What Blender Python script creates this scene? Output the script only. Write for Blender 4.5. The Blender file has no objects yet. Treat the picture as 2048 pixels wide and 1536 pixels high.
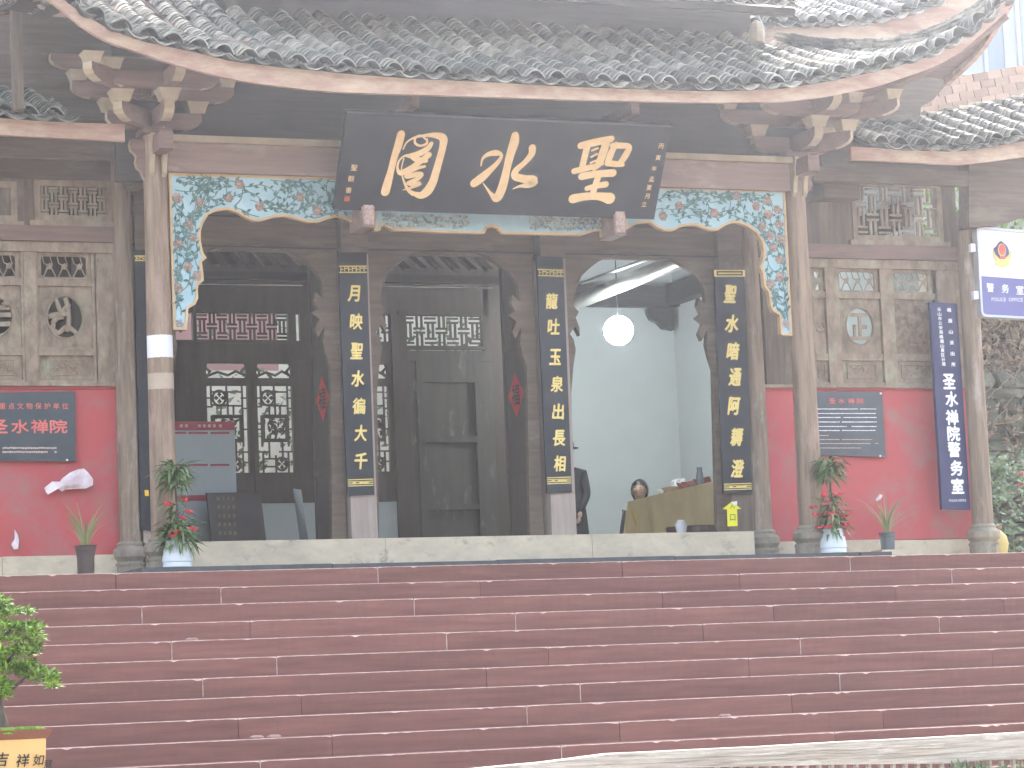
import bpy, bmesh, math, random
import numpy as np
from mathutils import Vector, Matrix
from mathutils.geometry import tessellate_polygon
random.seed(7)
R_ = random.random
def U(a, b): return random.uniform(a, b)
SC = bpy.context.scene
COL = SC.collection

# ------------------------------------------------------------------ camera
F, YAW, PITCH, ROLL = 5581.2, 0.3817, 0.1093, -0.0410
CAM = np.array([0.0, -22.351, -1.084])
def _basis():
    cy, sy = math.cos(YAW), math.sin(YAW); cp, sp = math.cos(PITCH), math.sin(PITCH)
    f = np.array([sy*cp, cy*cp, sp]); rt = np.array([cy, -sy, 0]); up = np.cross(rt, f)
    c, s = math.cos(ROLL), math.sin(ROLL)
    return c*rt + s*up, -s*rt + c*up, f
CA, CB, CC = _basis()
cam = bpy.data.cameras.new('camera'); cam_o = bpy.data.objects.new('camera', cam); COL.objects.link(cam_o)
m = Matrix.Identity(4)
for i in range(3):
    m[i][0], m[i][1], m[i][2], m[i][3] = CA[i], CB[i], -CC[i], CAM[i]
cam_o.matrix_world = m
cam.sensor_width = 36; cam.lens = 36*F/2048; cam.clip_end = 500; cam.clip_start = .1
SC.camera = cam_o
def at(x, y, Y):
    d = CA*(x-1024)/F - CB*(y-768)/F + CC
    return CAM + d*(Y-CAM[1])/d[1]
def XZ(x, y, Y):
    p = at(x, y, Y); return (p[0], p[2])

# ------------------------------------------------------------------ light
SUN_EL, SUN_AZ = math.radians(31), math.radians(34)      # low bright overcast glow behind the roofs, to the right
w = bpy.data.worlds.new('World'); SC.world = w; w.use_nodes = True
nt = w.node_tree; bg = nt.nodes['Background']
sky = nt.nodes.new('ShaderNodeTexSky'); sky.sky_type = 'NISHITA'; sky.sun_disc = False
sky.sun_elevation = SUN_EL; sky.sun_rotation = SUN_AZ; sky.air_density = 1.3; sky.dust_density = 6; sky.ozone_density = 1.0
hs = nt.nodes.new('ShaderNodeHueSaturation'); hs.inputs['Saturation'].default_value = .65
nt.links.new(sky.outputs[0], hs.inputs['Color']); nt.links.new(hs.outputs[0], bg.inputs[0])
bg.inputs[1].default_value = .15
sl = bpy.data.lights.new('sun', 'SUN'); sl.energy = 1.2; sl.angle = math.radians(14); sl.color = (1, .97, .93)
so = bpy.data.objects.new('sun', sl); COL.objects.link(so)
sd = Vector((math.sin(SUN_AZ)*math.cos(SUN_EL), math.cos(SUN_AZ)*math.cos(SUN_EL), math.sin(SUN_EL)))
so.rotation_euler = sd.to_track_quat('Z', 'Y').to_euler()
SC.view_settings.view_transform = 'Standard'; SC.view_settings.look = 'None'
SC.view_settings.exposure = 2.62; SC.view_settings.gamma = 1; SC.view_settings.use_curve_mapping = False
SC.cycles.volume_bounces = 1; SC.cycles.max_bounces = 7; SC.cycles.diffuse_bounces = 4
SC.cycles.use_denoising = True

# ------------------------------------------------------------------ materials
def mat(name, c1, c2=None, rough=.75, scale=5, stretch=(1, 1, 1), bump=.2, spec=.35, metal=0, c3=None, s3=1.3, t3=.62, island=0, emit=None, bdist=.01, detail=8):
    mt = bpy.data.materials.new(name); mt.use_nodes = True
    n = mt.node_tree; b = n.nodes['Principled BSDF']; L = n.links.new
    b.inputs['Roughness'].default_value = rough; b.inputs['Metallic'].default_value = metal
    b.inputs['Specular IOR Level'].default_value = spec
    if emit:
        b.inputs['Emission Color'].default_value = (*emit[0], 1); b.inputs['Emission Strength'].default_value = emit[1]
    if c2 is None: c2 = tuple(v*.72 for v in c1)
    tc = n.nodes.new('ShaderNodeTexCoord'); mp = n.nodes.new('ShaderNodeMapping'); mp.inputs['Scale'].default_value = stretch
    L(tc.outputs['Object'], mp.inputs[0])
    nz = n.nodes.new('ShaderNodeTexNoise'); nz.inputs['Scale'].default_value = scale; nz.inputs['Detail'].default_value = detail; nz.inputs['Roughness'].default_value = .62
    L(mp.outputs[0], nz.inputs['Vector'])
    mr = n.nodes.new('ShaderNodeMapRange'); mr.inputs[1].default_value = .32; mr.inputs[2].default_value = .68
    L(nz.outputs['Fac'], mr.inputs[0])
    mx = n.nodes.new('ShaderNodeMix'); mx.data_type = 'RGBA'; mx.inputs[6].default_value = (*c1, 1); mx.inputs[7].default_value = (*c2, 1)
    L(mr.outputs[0], mx.inputs[0]); out = mx.outputs[2]
    if c3:
        n3 = n.nodes.new('ShaderNodeTexNoise'); n3.inputs['Scale'].default_value = s3; n3.inputs['Detail'].default_value = 9; n3.inputs['Roughness'].default_value = .7
        mp3 = n.nodes.new('ShaderNodeMapping'); mp3.inputs['Scale'].default_value = tuple(v**.5 for v in stretch); mp3.inputs['Location'].default_value = (3, 7, 1)
        L(tc.outputs['Object'], mp3.inputs[0]); L(mp3.outputs[0], n3.inputs['Vector'])
        m3 = n.nodes.new('ShaderNodeMapRange'); m3.inputs[1].default_value = t3-.09; m3.inputs[2].default_value = t3+.09
        L(n3.outputs['Fac'], m3.inputs[0])
        x3 = n.nodes.new('ShaderNodeMix'); x3.data_type = 'RGBA'; x3.inputs[7].default_value = (*c3, 1)
        L(m3.outputs[0], x3.inputs[0]); L(out, x3.inputs[6]); out = x3.outputs[2]
    if island:
        g = n.nodes.new('ShaderNodeNewGeometry'); oi = n.nodes.new('ShaderNodeObjectInfo'); ad = n.nodes.new('ShaderNodeMath'); ad.operation = 'ADD'
        fr = n.nodes.new('ShaderNodeMath'); fr.operation = 'FRACT'
        L(g.outputs['Random Per Island'], ad.inputs[0]); L(oi.outputs['Random'], ad.inputs[1]); L(ad.outputs[0], fr.inputs[0])
        m4 = n.nodes.new('ShaderNodeMapRange'); m4.inputs[3].default_value = 1-island; m4.inputs[4].default_value = 1+island
        L(fr.outputs[0], m4.inputs[0])
        h4 = n.nodes.new('ShaderNodeHueSaturation'); L(m4.outputs[0], h4.inputs['Value']); L(out, h4.inputs['Color']); out = h4.outputs[0]
    L(out, b.inputs['Base Color'])
    if bump:
        bp = n.nodes.new('ShaderNodeBump'); bp.inputs['Strength'].default_value = bump; bp.inputs['Distance'].default_value = bdist
        L(nz.outputs['Fac'], bp.inputs['Height']); L(bp.outputs[0], b.inputs['Normal'])
    return mt
VG, HG, DG = (9, 9, .7), (.7, 9, 9), (9, .7, 9)
PINKW = mat('weathered_pink_timber', (.3, .2, .17), (.22, .15, .13), scale=3, stretch=HG, c3=(.42, .33, .26), s3=1.5)
COLW = mat('weathered_column_timber', (.35, .25, .18), (.17, .12, .09), scale=2.6, stretch=VG, c3=(.45, .31, .26), s3=1.1, t3=.6, bump=.5)
COLG = mat('grey_brown_column_timber', (.31, .23, .17), (.17, .125, .095), scale=2.6, stretch=VG, c3=(.45, .38, .34), s3=1.4, t3=.64, bump=.5)
FASC = mat('red_brown_fascia', (.43, .27, .21), (.33, .19, .15), scale=2.2, stretch=HG, c3=(.5, .37, .27), s3=2.2, t3=.52)
CREAM = mat('cream_painted_timber', (.46, .37, .26), (.36, .28, .2), scale=6, bump=.15)
BRWN = mat('brown_timber', (.16, .115, .085), (.1, .072, .055), scale=3, stretch=HG, c3=(.2, .16, .13), s3=1.2)
BRWV = mat('brown_timber_upright', (.17, .125, .095), (.1, .075, .058), scale=3, stretch=VG, c3=(.23, .18, .15), s3=1.5, bump=.4)
PILM = mat('pale_pilaster_timber', (.42, .34, .3), (.33, .26, .23), scale=3, stretch=VG, c3=(.25, .19, .16), s3=1.6, t3=.62)
REDB = mat('faded_red_timber', (.24, .145, .125), (.17, .11, .095), scale=3, stretch=HG)
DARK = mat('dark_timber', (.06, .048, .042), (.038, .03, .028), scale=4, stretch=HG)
DARKV = mat('dark_upright_timber', (.095, .074, .062), (.065, .051, .043), scale=2, stretch=(5, 5, .7), c3=(.12, .11, .1), s3=2.5, t3=.7, bump=.1)
DOORM = mat('plank_door_timber', (.1, .088, .076), (.075, .066, .057), scale=2, stretch=(5, 5, .7), c3=(.21, .2, .19), s3=2.6, t3=.66, bump=.1)
CARV = mat('carved_grey_timber', (.37, .28, .21), (.19, .145, .11), scale=4, stretch=(3, 3, 1.5), c3=(.36, .34, .24), s3=3, t3=.6, bump=.6)
CARVR = mat('carved_relief_timber', (.3, .22, .16), (.15, .105, .08), scale=16, stretch=(1, 1, 1), bump=1.0, bdist=.02, detail=3)
REDWALL = mat('red_lime_plaster', (.5, .1, .105), (.47, .092, .098), scale=2.2, rough=.85, c3=(.37, .15, .145), s3=1.9, t3=.56, bump=.15)
STONE = mat('pale_weathered_stone', (.68, .57, .43), (.5, .42, .32), scale=5, stretch=(.8, 1, 1.5), c3=(.24, .2, .17), s3=5, t3=.66, bump=.7)
BASES = mat('grey_carved_stone', (.34, .29, .23), (.2, .175, .145), scale=8, c3=(.36, .31, .23), s3=4, bump=.6)
STEP = mat('red_sandstone', (.28, .126, .103), (.2, .09, .076), scale=2.6, stretch=(.6, 1, 7), rough=.8, c3=(.21, .1, .082), s3=1.1, t3=.6, bump=.3, island=.12)
STEPE = mat('worn_highlit_step_edge', (.7, .5, .43), (.42, .27, .23), scale=14, rough=.5, bump=.3)  # worn edge, with the sky's highlight on it included in the pale colour
PAVE = mat('dark_shadowed_paving', (.12, .12, .125), (.08, .08, .085), scale=7, bump=.4)  # dark stone, with the shadow on the porch slab edge in its colour
TILE = mat('grey_clay_roof_tile', (.06, .062, .055), (.03, .032, .03), rough=.55, spec=.35, scale=5, c3=(.5, .43, .34), s3=1.2, t3=.555, bump=.3, island=.5, detail=4)
TILEE = mat('tile_edge', (.42, .4, .34), (.1, .1, .09), rough=.6, scale=6, island=.5)
BLACK = mat('black_lacquer', (.013, .015, .024), (.009, .011, .018), rough=.45, scale=12, bump=.05, spec=.4)
GOLD = mat('gold_leaf_lettering', (.86, .62, .33), (.78, .52, .26), rough=.5, scale=20, bump=.05)
GOLDB = mat('bright_gold_paint', (.85, .68, .25), (.75, .55, .18), rough=.45, scale=20, bump=.05)
BLUEP = mat('pale_blue_paint', (.33, .5, .57), (.4, .57, .63), scale=6, rough=.6, bump=.15, c3=(.5, .64, .68), s3=4)
TANE = mat('tan_panel_edge', (.62, .44, .25), (.52, .36, .2), scale=9, bump=.1)
ROSE = mat('painted_rose', (.44, .33, .28), (.3, .22, .19), scale=30, bump=.5, island=.25)
ROSEG = mat('grey_painted_flower', (.45, .42, .42), (.3, .28, .3), scale=30, bump=.5)
VINE = mat('painted_green_vine', (.09, .16, .16), (.13, .22, .2), scale=30, bump=.2, island=.35)
FILIG = mat('silver_grey_carved_filigree', (.6, .62, .56), (.1, .14, .15), scale=34, bump=1, bdist=.01, detail=3)
WHITEW = mat('white_plaster', (.66, .7, .7), (.62, .66, .66), rough=.8, scale=3, bump=.05)
BEAMW = mat('pale_painted_beam', (.6, .6, .55), (.42, .42, .38), rough=.4, scale=3, stretch=DG)
PAPER = mat('white_paper', (.8, .8, .84), (.72, .71, .76), scale=6, bump=.1)
REDP = mat('red_paper', (.6, .04, .05), (.5, .03, .04), scale=8, bump=.1)
INK = mat('black_ink', (.02, .02, .02), (.03, .03, .03), bump=0)
YELP = mat('yellow_sticker', (.85, .78, .03), (.78, .7, .03), bump=0, rough=.4)
SIGNB = mat('dark_slate_signboard', (.055, .07, .085), (.04, .052, .064), rough=.3, scale=6, bump=.03)
SIGNG = mat('grey_slate_signboard', (.1, .11, .13), (.075, .082, .1), rough=.3, scale=6, bump=.03)
REDT = mat('red_lettering', (.75, .2, .18), (.65, .15, .14), bump=0)
TANT = mat('pale_tan_lettering', (.6, .45, .38), (.5, .38, .33), bump=0)
WHT = mat('white_lettering', (.88, .88, .92), (.84, .84, .88), bump=0)
NAVY = mat('navy_blue_signboard', (.035, .04, .125), (.03, .034, .105), rough=.3, bump=.02)
LBOXW = mat('white_lightbox_face', (.82, .84, .95), (.8, .82, .93), rough=.3, bump=0)
LBOXB = mat('violet_blue_lightbox_face', (.16, .155, .38), (.15, .145, .36), rough=.3, bump=0)
FRAMEM = mat('pale_metal_frame', (.6, .62, .68), (.5, .52, .58), rough=.35, metal=.3, bump=0)
EMBY = mat('emblem_yellow', (.8, .65, .25), (.7, .52, .2), bump=0)
EMBR = mat('emblem_red', (.75, .14, .1), (.7, .12, .1), bump=0)
EMBB = mat('emblem_blue', (.09, .08, .2), (.08, .07, .18), bump=0)
GREYB = mat('grey_notice_panel', (.4, .44, .46), (.37, .41, .43), rough=.5, bump=.02)
REDH = mat('dull_red_band', (.4, .07, .09), (.36, .06, .08), bump=0)
BRSIGN = mat('brown_black_sandwich_board', (.07, .055, .05), (.055, .045, .04), rough=.6)
SKIN = mat('skin', (.55, .36, .27), (.5, .32, .24), rough=.5, bump=.03)
HAIR = mat('black_hair', (.015, .014, .016), (.025, .022, .024), rough=.45, scale=30, stretch=(1, 1, .2))
COAT = mat('black_coat', (.018, .018, .022), (.028, .028, .032), rough=.85, scale=8)
WJACK = mat('dark_grey_jacket', (.09, .085, .08), (.06, .055, .055), rough=.85, scale=8)
CLOTH = mat('mustard_tablecloth', (.74, .59, .3), (.62, .49, .24), rough=.6, scale=4, c3=(.68, .54, .27), s3=2)
CLOTHE = mat('yellow_cloth_hem', (.75, .55, .1), (.7, .5, .1), rough=.6)
STOOL = mat('dark_red_stool', (.1, .05, .045), (.075, .04, .036), rough=.5)
PLAS = mat('translucent_white_plastic', (.86, .8, .84), (.62, .45, .5), rough=.3, scale=9, bump=.5, bdist=.03)
GREENL = mat('glossy_green_leaf', (.2, .28, .12), (.08, .14, .05), rough=.25, scale=8, island=.45, bump=.1, spec=.6)
BONL = mat('bonsai_leaf', (.3, .46, .06), (.1, .19, .035), rough=.45, scale=5, island=.5, bump=.1)
BLADE = mat('yellow_green_blade', (.2, .25, .09), (.26, .22, .12), rough=.5, scale=4, stretch=(1, 1, .5), island=.25, bump=.1)
DRYL = mat('dry_brown_leaf', (.26, .19, .13), (.14, .1, .07), rough=.7, scale=6, island=.6)
REDFL = mat('red_flower', (.65, .03, .04), (.5, .02, .04), rough=.5, scale=12, island=.3)
BARK = mat('bark', (.13, .1, .085), (.07, .055, .045), scale=8, stretch=(3, 3, 1), bump=.8)
MOSS = mat('moss', (.22, .3, .04), (.12, .2, .03), scale=20, bump=1, rough=.95)
POTW = mat('white_glazed_pot', (.72, .76, .8), (.66, .7, .76), rough=.25, bump=.02)
POTBR = mat('brown_plastic_pot', (.11, .08, .075), (.08, .06, .056), rough=.5, bump=.02)
POTGR = mat('grey_plastic_pot', (.15, .18, .2), (.12, .145, .165), rough=.5, bump=.02)
POTRIM = mat('brown_glaze_rim', (.3, .12, .08), (.25, .1, .065), rough=.3, bump=.05)
POTOR = mat('ochre_glazed_pot', (.8, .5, .2), (.75, .45, .17), rough=.3, bump=.03)
JAR = mat('yellow_glazed_jar', (.6, .47, .16), (.5, .38, .13), rough=.4, bump=.1)
SOIL = mat('dark_soil', (.05, .038, .03), (.03, .024, .02), scale=20, bump=1)
ROCK = mat('mossy_field_stone', (.15, .15, .115), (.08, .085, .065), scale=5, c3=(.3, .27, .22), s3=3, bump=1, bdist=.03, island=.3)
BRICK = mat('terracotta_facing_brick', (.42, .27, .2), (.34, .22, .17), scale=10, island=.25, c3=(.5, .4, .33), s3=5, bump=.2)
MORT = mat('pale_mortar', (.45, .42, .38), scale=9)
BLDW = mat('pale_render_wall', (.42, .45, .52), (.4, .43, .49), scale=2, bump=.02)
GLASS = mat('grey_window_glass', (.22, .27, .34), (.18, .23, .3), rough=.1, spec=.8, bump=0)
GRND = mat('pale_ground', (.34, .31, .27), (.24, .22, .19), scale=3, bump=.3)
LOGW = mat('bleached_weathered_timber', (.66, .58, .5), (.34, .27, .22), scale=2.5, stretch=(1.2, 20, 30), bump=.8, c3=(.75, .69, .6), s3=4)
HILLM = mat('wooded_slope_green', (.07, .11, .04), (.14, .17, .07), scale=1.5, bump=1, bdist=.2, c3=(.2, .17, .1), s3=.8)
PINKF = mat('far_pink_wall', (.36, .2, .19), (.33, .18, .17), scale=2)
PALEF = mat('far_pale_wall', (.62, .6, .52), (.5, .48, .42), scale=2, c3=(.3, .34, .24), s3=1.5, t3=.58)

# ------------------------------------------------------------------ mesh builder
class MB:
    def __init__(s): s.v = []; s.f = []; s.m = []
    def add(s, vs, fs, mi=0):
        o = len(s.v); s.v += [tuple(map(float, v)) for v in vs]; s.f += [tuple(i+o for i in f) for f in fs]; s.m += [mi]*len(fs); return s
    def box(s, x0, x1, y0, y1, z0, z1, mi=0):
        return s.add([(x0,y0,z0),(x1,y0,z0),(x1,y1,z0),(x0,y1,z0),(x0,y0,z1),(x1,y0,z1),(x1,y1,z1),(x0,y1,z1)],
            [(0,3,2,1),(4,5,6,7),(0,1,5,4),(1,2,6,5),(2,3,7,6),(3,0,4,7)], mi)
    def beam(s, a, b, wd, ht, mi=0, up=(0,0,1)):
        a, b = Vector(a), Vector(b); d = (b-a).normalized(); u = Vector(up); sd_ = d.cross(u).normalized(); u = sd_.cross(d).normalized()
        vs = []
        for p in (a, b):
            for i, j in ((-1,-1),(1,-1),(1,1),(-1,1)): vs.append(p+sd_*i*wd/2+u*j*ht/2)
        return s.add(vs, [(0,1,2,3),(7,6,5,4),(0,4,5,1),(1,5,6,2),(2,6,7,3),(3,7,4,0)], mi)
    def poly(s, loops, y0, y1, mi=0, ms=None, fn=None):
        """loops in (x,z), extruded along Y from y0 (front) to y1"""
        if ms is None: ms = mi
        fn = fn or (lambda x, z, y: (x, y, z))
        flat = [p for l in loops for p in l]
        tris = tessellate_polygon([[Vector((p[0], p[1], 0)) for p in l] for l in loops])
        n = len(flat)
        s.add([fn(p[0], p[1], y0) for p in flat]+[fn(p[0], p[1], y1) for p in flat], [], mi)
        o = len(s.v)-2*n
        for t in tris:
            s.f.append(tuple(o+i for i in t)); s.m.append(mi)
            s.f.append(tuple(o+n+i for i in reversed(t))); s.m.append(mi)
        k = 0
        for l in loops:
            q = len(l)
            for i in range(q):
                j = (i+1) % q
                s.f.append((o+k+i, o+k+j, o+n+k+j, o+n+k+i)); s.m.append(ms)
            k += q
        return s
    def lathe(s, cx, cy, prof, seg=20, mi=0, sx=1, sy=1, capb=True, capt=True):
        vs = []
        for r, z in prof:
            for k in range(seg):
                a = 2*math.pi*(k+.5)/seg; vs.append((cx+r*sx*math.cos(a), cy+r*sy*math.sin(a), z))
        fs = []
        for i in range(len(prof)-1):
            for k in range(seg):
                k2 = (k+1) % seg; fs.append((i*seg+k, i*seg+k2, (i+1)*seg+k2, (i+1)*seg+k))
        if capb: fs.append(tuple(reversed(range(seg))))
        if capt: fs.append(tuple((len(prof)-1)*seg+k for k in range(seg)))
        return s.add(vs, fs, mi)
    def tube(s, pts, rad, seg=8, mi=0):
        pts = [Vector(p) for p in pts]; n = len(pts); vs = []; fs = []
        ref = Vector((.13, .2, .97))
        for i, p in enumerate(pts):
            d = (pts[min(i+1, n-1)]-pts[max(i-1, 0)]).normalized()
            a = d.cross(ref);
            if a.length < .05: a = d.cross(Vector((1, 0, 0)))
            a.normalize(); b = d.cross(a)
            r = rad[i] if hasattr(rad, '__len__') else rad
            for k in range(seg):
                t = 2*math.pi*k/seg; vs.append(p+a*r*math.cos(t)+b*r*math.sin(t))
        for i in range(n-1):
            for k in range(seg):
                k2 = (k+1) % seg; fs.append((i*seg+k, i*seg+k2, (i+1)*seg+k2, (i+1)*seg+k))
        fs.append(tuple(reversed(range(seg)))); fs.append(tuple((n-1)*seg+k for k in range(seg)))
        return s.add(vs, fs, mi)
    def leaf(s, p, d, nrm, ln, wd, bend=.15, mi=0):
        p, d, nrm = Vector(p), Vector(d).normalized(), Vector(nrm)
        sd_ = d.cross(nrm)
        if sd_.length < .02: sd_ = d.cross(Vector((1, 0, .3)))
        sd_.normalize(); n2 = sd_.cross(d).normalized()
        return s.add([p, p+d*ln*.45+sd_*wd/2, p+d*ln-n2*ln*bend, p+d*ln*.45-sd_*wd/2, p+d*ln*.5-n2*wd*.12], [(0,1,4),(1,2,4),(2,3,4),(3,0,4)], mi)
    def ribbon(s, pts, y, fn, mi=0, th=.004):
        """variable width stroke; pts (x,z,w) in plane coordinates"""
        P = catmull(pts, 5); n = len(P); L = []; Rr = []
        for i in range(n):
            a, b = P[max(i-1, 0)], P[min(i+1, n-1)]
            dx, dz = b[0]-a[0], b[1]-a[1]; l = math.hypot(dx, dz) or 1
            nx, nz = -dz/l, dx/l; w2 = P[i][2]/2
            L.append((P[i][0]+nx*w2, P[i][1]+nz*w2)); Rr.append((P[i][0]-nx*w2, P[i][1]-nz*w2))
        def cap(c, a0, sgn):
            w2 = c[2]/2; return [(c[0]+w2*math.cos(a0+sgn*t*math.pi/5), c[1]+w2*math.sin(a0+sgn*t*math.pi/5)) for t in range(1, 5)]
        aS = math.atan2(Rr[0][1]-P[0][1], Rr[0][0]-P[0][0]); aE = math.atan2(L[-1][1]-P[-1][1], L[-1][0]-P[-1][0])
        vs = [fn(x, z, y) for x, z in L]+[fn(x, z, y) for x, z in Rr]
        o = len(s.v); s.add(vs, [(i, i+1, n+i+1, n+i) for i in range(n-1)], mi)
        for c, a0, st, en in ((P[0], aS, n, 0), (P[-1], aE, n-1, 2*n-1)):
            arc = cap(c, a0, -1)
            k = len(s.v); s.v += [tuple(map(float, fn(x, z, y))) for x, z in arc]
            s.f.append(tuple([o+st]+[k+i for i in range(len(arc))]+[o+en])); s.m.append(mi)
        return s
    def build(s, name, mats, parent=None, smooth=False, loc=None, **props):
        me = bpy.data.meshes.new(name); me.from_pydata(s.v, [], s.f)
        if not isinstance(mats, (list, tuple)): mats = [mats]
        for mm in mats: me.materials.append(mm)
        if len(mats) > 1: me.polygons.foreach_set('material_index', s.m)
        if smooth:
            me.polygons.foreach_set('use_smooth', [True]*len(s.f))
            try: me.set_sharp_from_angle(angle=math.radians(38))
            except Exception: pass
        me.update()
        return link(name, me, parent, loc, **props)
def catmull(pts, k):
    if len(pts) < 3:
        out = []
        for i in range(k+1):
            t = i/k; out.append(tuple(a+(b-a)*t for a, b in zip(pts[0], pts[-1])))
        return out
    out = []; n = len(pts)
    for i in range(n-1):
        p0, p1, p2, p3 = pts[max(i-1, 0)], pts[i], pts[i+1], pts[min(i+2, n-1)]
        for j in range(k):
            t = j/k
            out.append(tuple(.5*((2*b)+(-a+c)*t+(2*a-5*b+4*c-d)*t*t+(-a+3*b-3*c+d)*t**3) for a, b, c, d in zip(p0, p1, p2, p3)))
    out.append(tuple(pts[-1])); return out
def link(name, me, parent=None, loc=None, **props):
    o = bpy.data.objects.new(name, me); COL.objects.link(o)
    if parent: o.parent = parent
    if loc is not None: o.location = loc
    for k, v in props.items(): o[k] = v
    return o
def thing(name, label, cat, group=None, loc=(0, 0, 0), kind=None):
    o = bpy.data.objects.new(name, None); COL.objects.link(o); o.empty_display_size = .1
    o['label'] = label; o['category'] = cat
    if group: o['group'] = group
    if kind: o['kind'] = kind
    return o
def part(name, mb, mats, parent, **k): return mb.build(name, mats, parent, **k)
def recalc(o):
    bm = bmesh.new(); bm.from_mesh(o.data); bmesh.ops.recalc_face_normals(bm, faces=bm.faces); bm.to_mesh(o.data); bm.free(); return o

# text -> mesh in plane coordinates
def text_mesh(txt, height, bold=0.0, shear=0.0):
    c = bpy.data.curves.new('t', 'FONT'); c.body = txt; c.size = 1; c.offset = bold; c.shear = shear; c.align_x = 'CENTER'; c.resolution_u = 3
    o = bpy.data.objects.new('t', c); COL.objects.link(o)
    dg = bpy.context.evaluated_depsgraph_get(); me = bpy.data.meshes.new_from_object(o.evaluated_get(dg))
    bpy.data.objects.remove(o); bpy.data.curves.remove(c)
    vs = [tuple(v.co) for v in me.vertices]; fs = [tuple(p.vertices) for p in me.polygons]; bpy.data.meshes.remove(me)
    return vs, fs
def text_into(mb, txt, cx, cz, height, y, fn=None, width=None, mi=0, bold=.0, shear=0.):
    fn = fn or (lambda x, z, y: (x, y, z))
    vs, fs = text_mesh(txt, height, 0, shear)
    if not vs: return
    xs = [v[0] for v in vs]; zs = [v[1] for v in vs]
    x0, x1, z0, z1 = min(xs), max(xs), min(zs), max(zs); sz = height/(z1-z0); sx = sz if width is None else width/(x1-x0)
    offs = [(0, 0)] if bold <= 0 else [(0, 0), (bold*.6, 0), (-bold*.6, 0), (0, bold*.6), (0, -bold*.6)]
    sgn = 1 if fn(0, 0, 1)[1] < fn(0, 0, 0)[1] else -1          # towards the viewer
    for k, (ox, oz) in enumerate(offs):
        mb.add([fn(cx+ox*height+(v[0]-(x0+x1)/2)*sx, cz+oz*height+(v[1]-(z0+z1)/2)*sz, y+sgn*.0003*k) for v in vs], fs, mi)

# ================================================================== GROUND, STEPS, PAVING
YF, YR = .9, 1.866          # front column line, wall line
TR, RS, NS = .3364, .15, 14
g = MB(); g.box(-80, 120, -60, 160, -2.6, -2.4); g.build('ground', GRND, kind='structure')
steps = bpy.data.objects.new('stone_steps', None); COL.objects.link(steps); steps['kind'] = 'structure'; steps['label'] = 'broad flight of red sandstone steps rising to the temple porch'
J = {0: [231, 755, 1244, 1700], 1: [441, 960, 1480, 1904], 2: [283, 828, 1325, 1793], 3: [500, 1031, 1548, 2010], 4: [343, 893, 1407, 1880], 5: [553, 1097, 1602],
     6: [405, 973, 1499, 1987], 7: [602, 1161, 1681], 8: [476, 1054, 1585], 9: [664, 1240, 1768], 10: [520, 1123, 1672], 11: [700, 1400, 1900], 12: [500, 1000, 1600], 13: [800, 1500]}
def slab(x0, x1, yf, yb, zt, zb):
    mb = MB(); n = max(2, int((x1-x0)/.04)); ch = .0055
    prev = None; A = []
    for i in range(n+1):
        x = x0+(x1-x0)*i/n
        j = U(-.001, .001) + (U(.003, .012) if R_() < .035 else 0)
        e = .5+min(1, min(i, n-i)/1.2)*.5
        c = ch+j+(1-e)*.014
        A.append([(x, yf, zb), (x, yf+U(-.001, .001), zt-c), (x, yf+c*.95, zt-.0005), (x, yb, zt)])
    vs = [p for a in A for p in a]; fs = []; ms = []
    for i in range(n):
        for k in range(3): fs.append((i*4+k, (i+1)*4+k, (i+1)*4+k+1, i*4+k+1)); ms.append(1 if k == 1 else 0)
    fs.append((0, 1, 2, 3)); ms.append(0); fs.append((n*4+3, n*4+2, n*4+1, n*4)); ms.append(0)
    o = len(mb.v); mb.v += vs; mb.f += fs; mb.m += ms
    return mb
for i in range(NS):
    yf, zt = -TR*i, -RS*i
    xs = [XZ(x, 1130+38*i, yf)[0] for x in J[i]]
    xs = [XZ(-330-30*(i % 3), 1150, yf)[0]] + [xs[0]-2.3] * (xs[0]-2.3 > 3.2) + xs + [xs[-1]+2.2, xs[-1]+4.6]
    xs = sorted(xs)
    for a, b in zip(xs, xs[1:]):
        dz = U(-.002, .002); dy = U(-.003, .003)
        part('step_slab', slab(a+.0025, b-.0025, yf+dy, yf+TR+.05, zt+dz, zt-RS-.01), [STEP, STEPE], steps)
CHIP = mat('pink_stone_chip', (.42, .27, .24), (.3, .19, .17), scale=20)
JM = mat('pale_joint_mortar', (.62, .5, .44), (.4, .28, .25), scale=20)
for i in range(NS):
    for x_ in J[i]:
        if R_() < .33:
            jx = XZ(x_, 1130+38*i, -TR*i)[0]; mb = MB(); n = 5; vs = []
            for k in range(n+1):
                z = -RS*i-.012-(RS-.02)*k/n; w_ = U(.0015, .0038); vs += [(jx-w_, -TR*i-.005, z), (jx+w_, -TR*i-.005, z), (jx+w_, -TR*i+.03, z), (jx-w_, -TR*i+.03, z)]
            mb.add(vs, [(k*4+j, k*4+(j+1) % 4, k*4+4+(j+1) % 4, k*4+4+j) for k in range(n) for j in range(4)]); part('joint_mortar', mb, JM, steps)
core = MB()
for i in range(NS): core.box(2, 19, -TR*i+.03, .2, -RS*(i+1)-.02, -RS*i-.022)
part('step_core', core, PAVE, steps)
land = MB(); land.box(-4, 24, -9, -TR*(NS-1)+.05, -2.39, -RS*NS+.0); land.build('landing', GRND, kind='structure')
x0p, x1p = XZ(283, 1130, .4)[0], XZ(1784, 1110, .4)[0]
pv = MB(); pv.box(1, 19, .16, 9.5, -.3, -.012); pv.build('terrace_paving', STONE, kind='structure')
porch = bpy.data.objects.new('porch_paving', None); COL.objects.link(porch); porch['kind'] = 'structure'
xx = x0p
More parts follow.
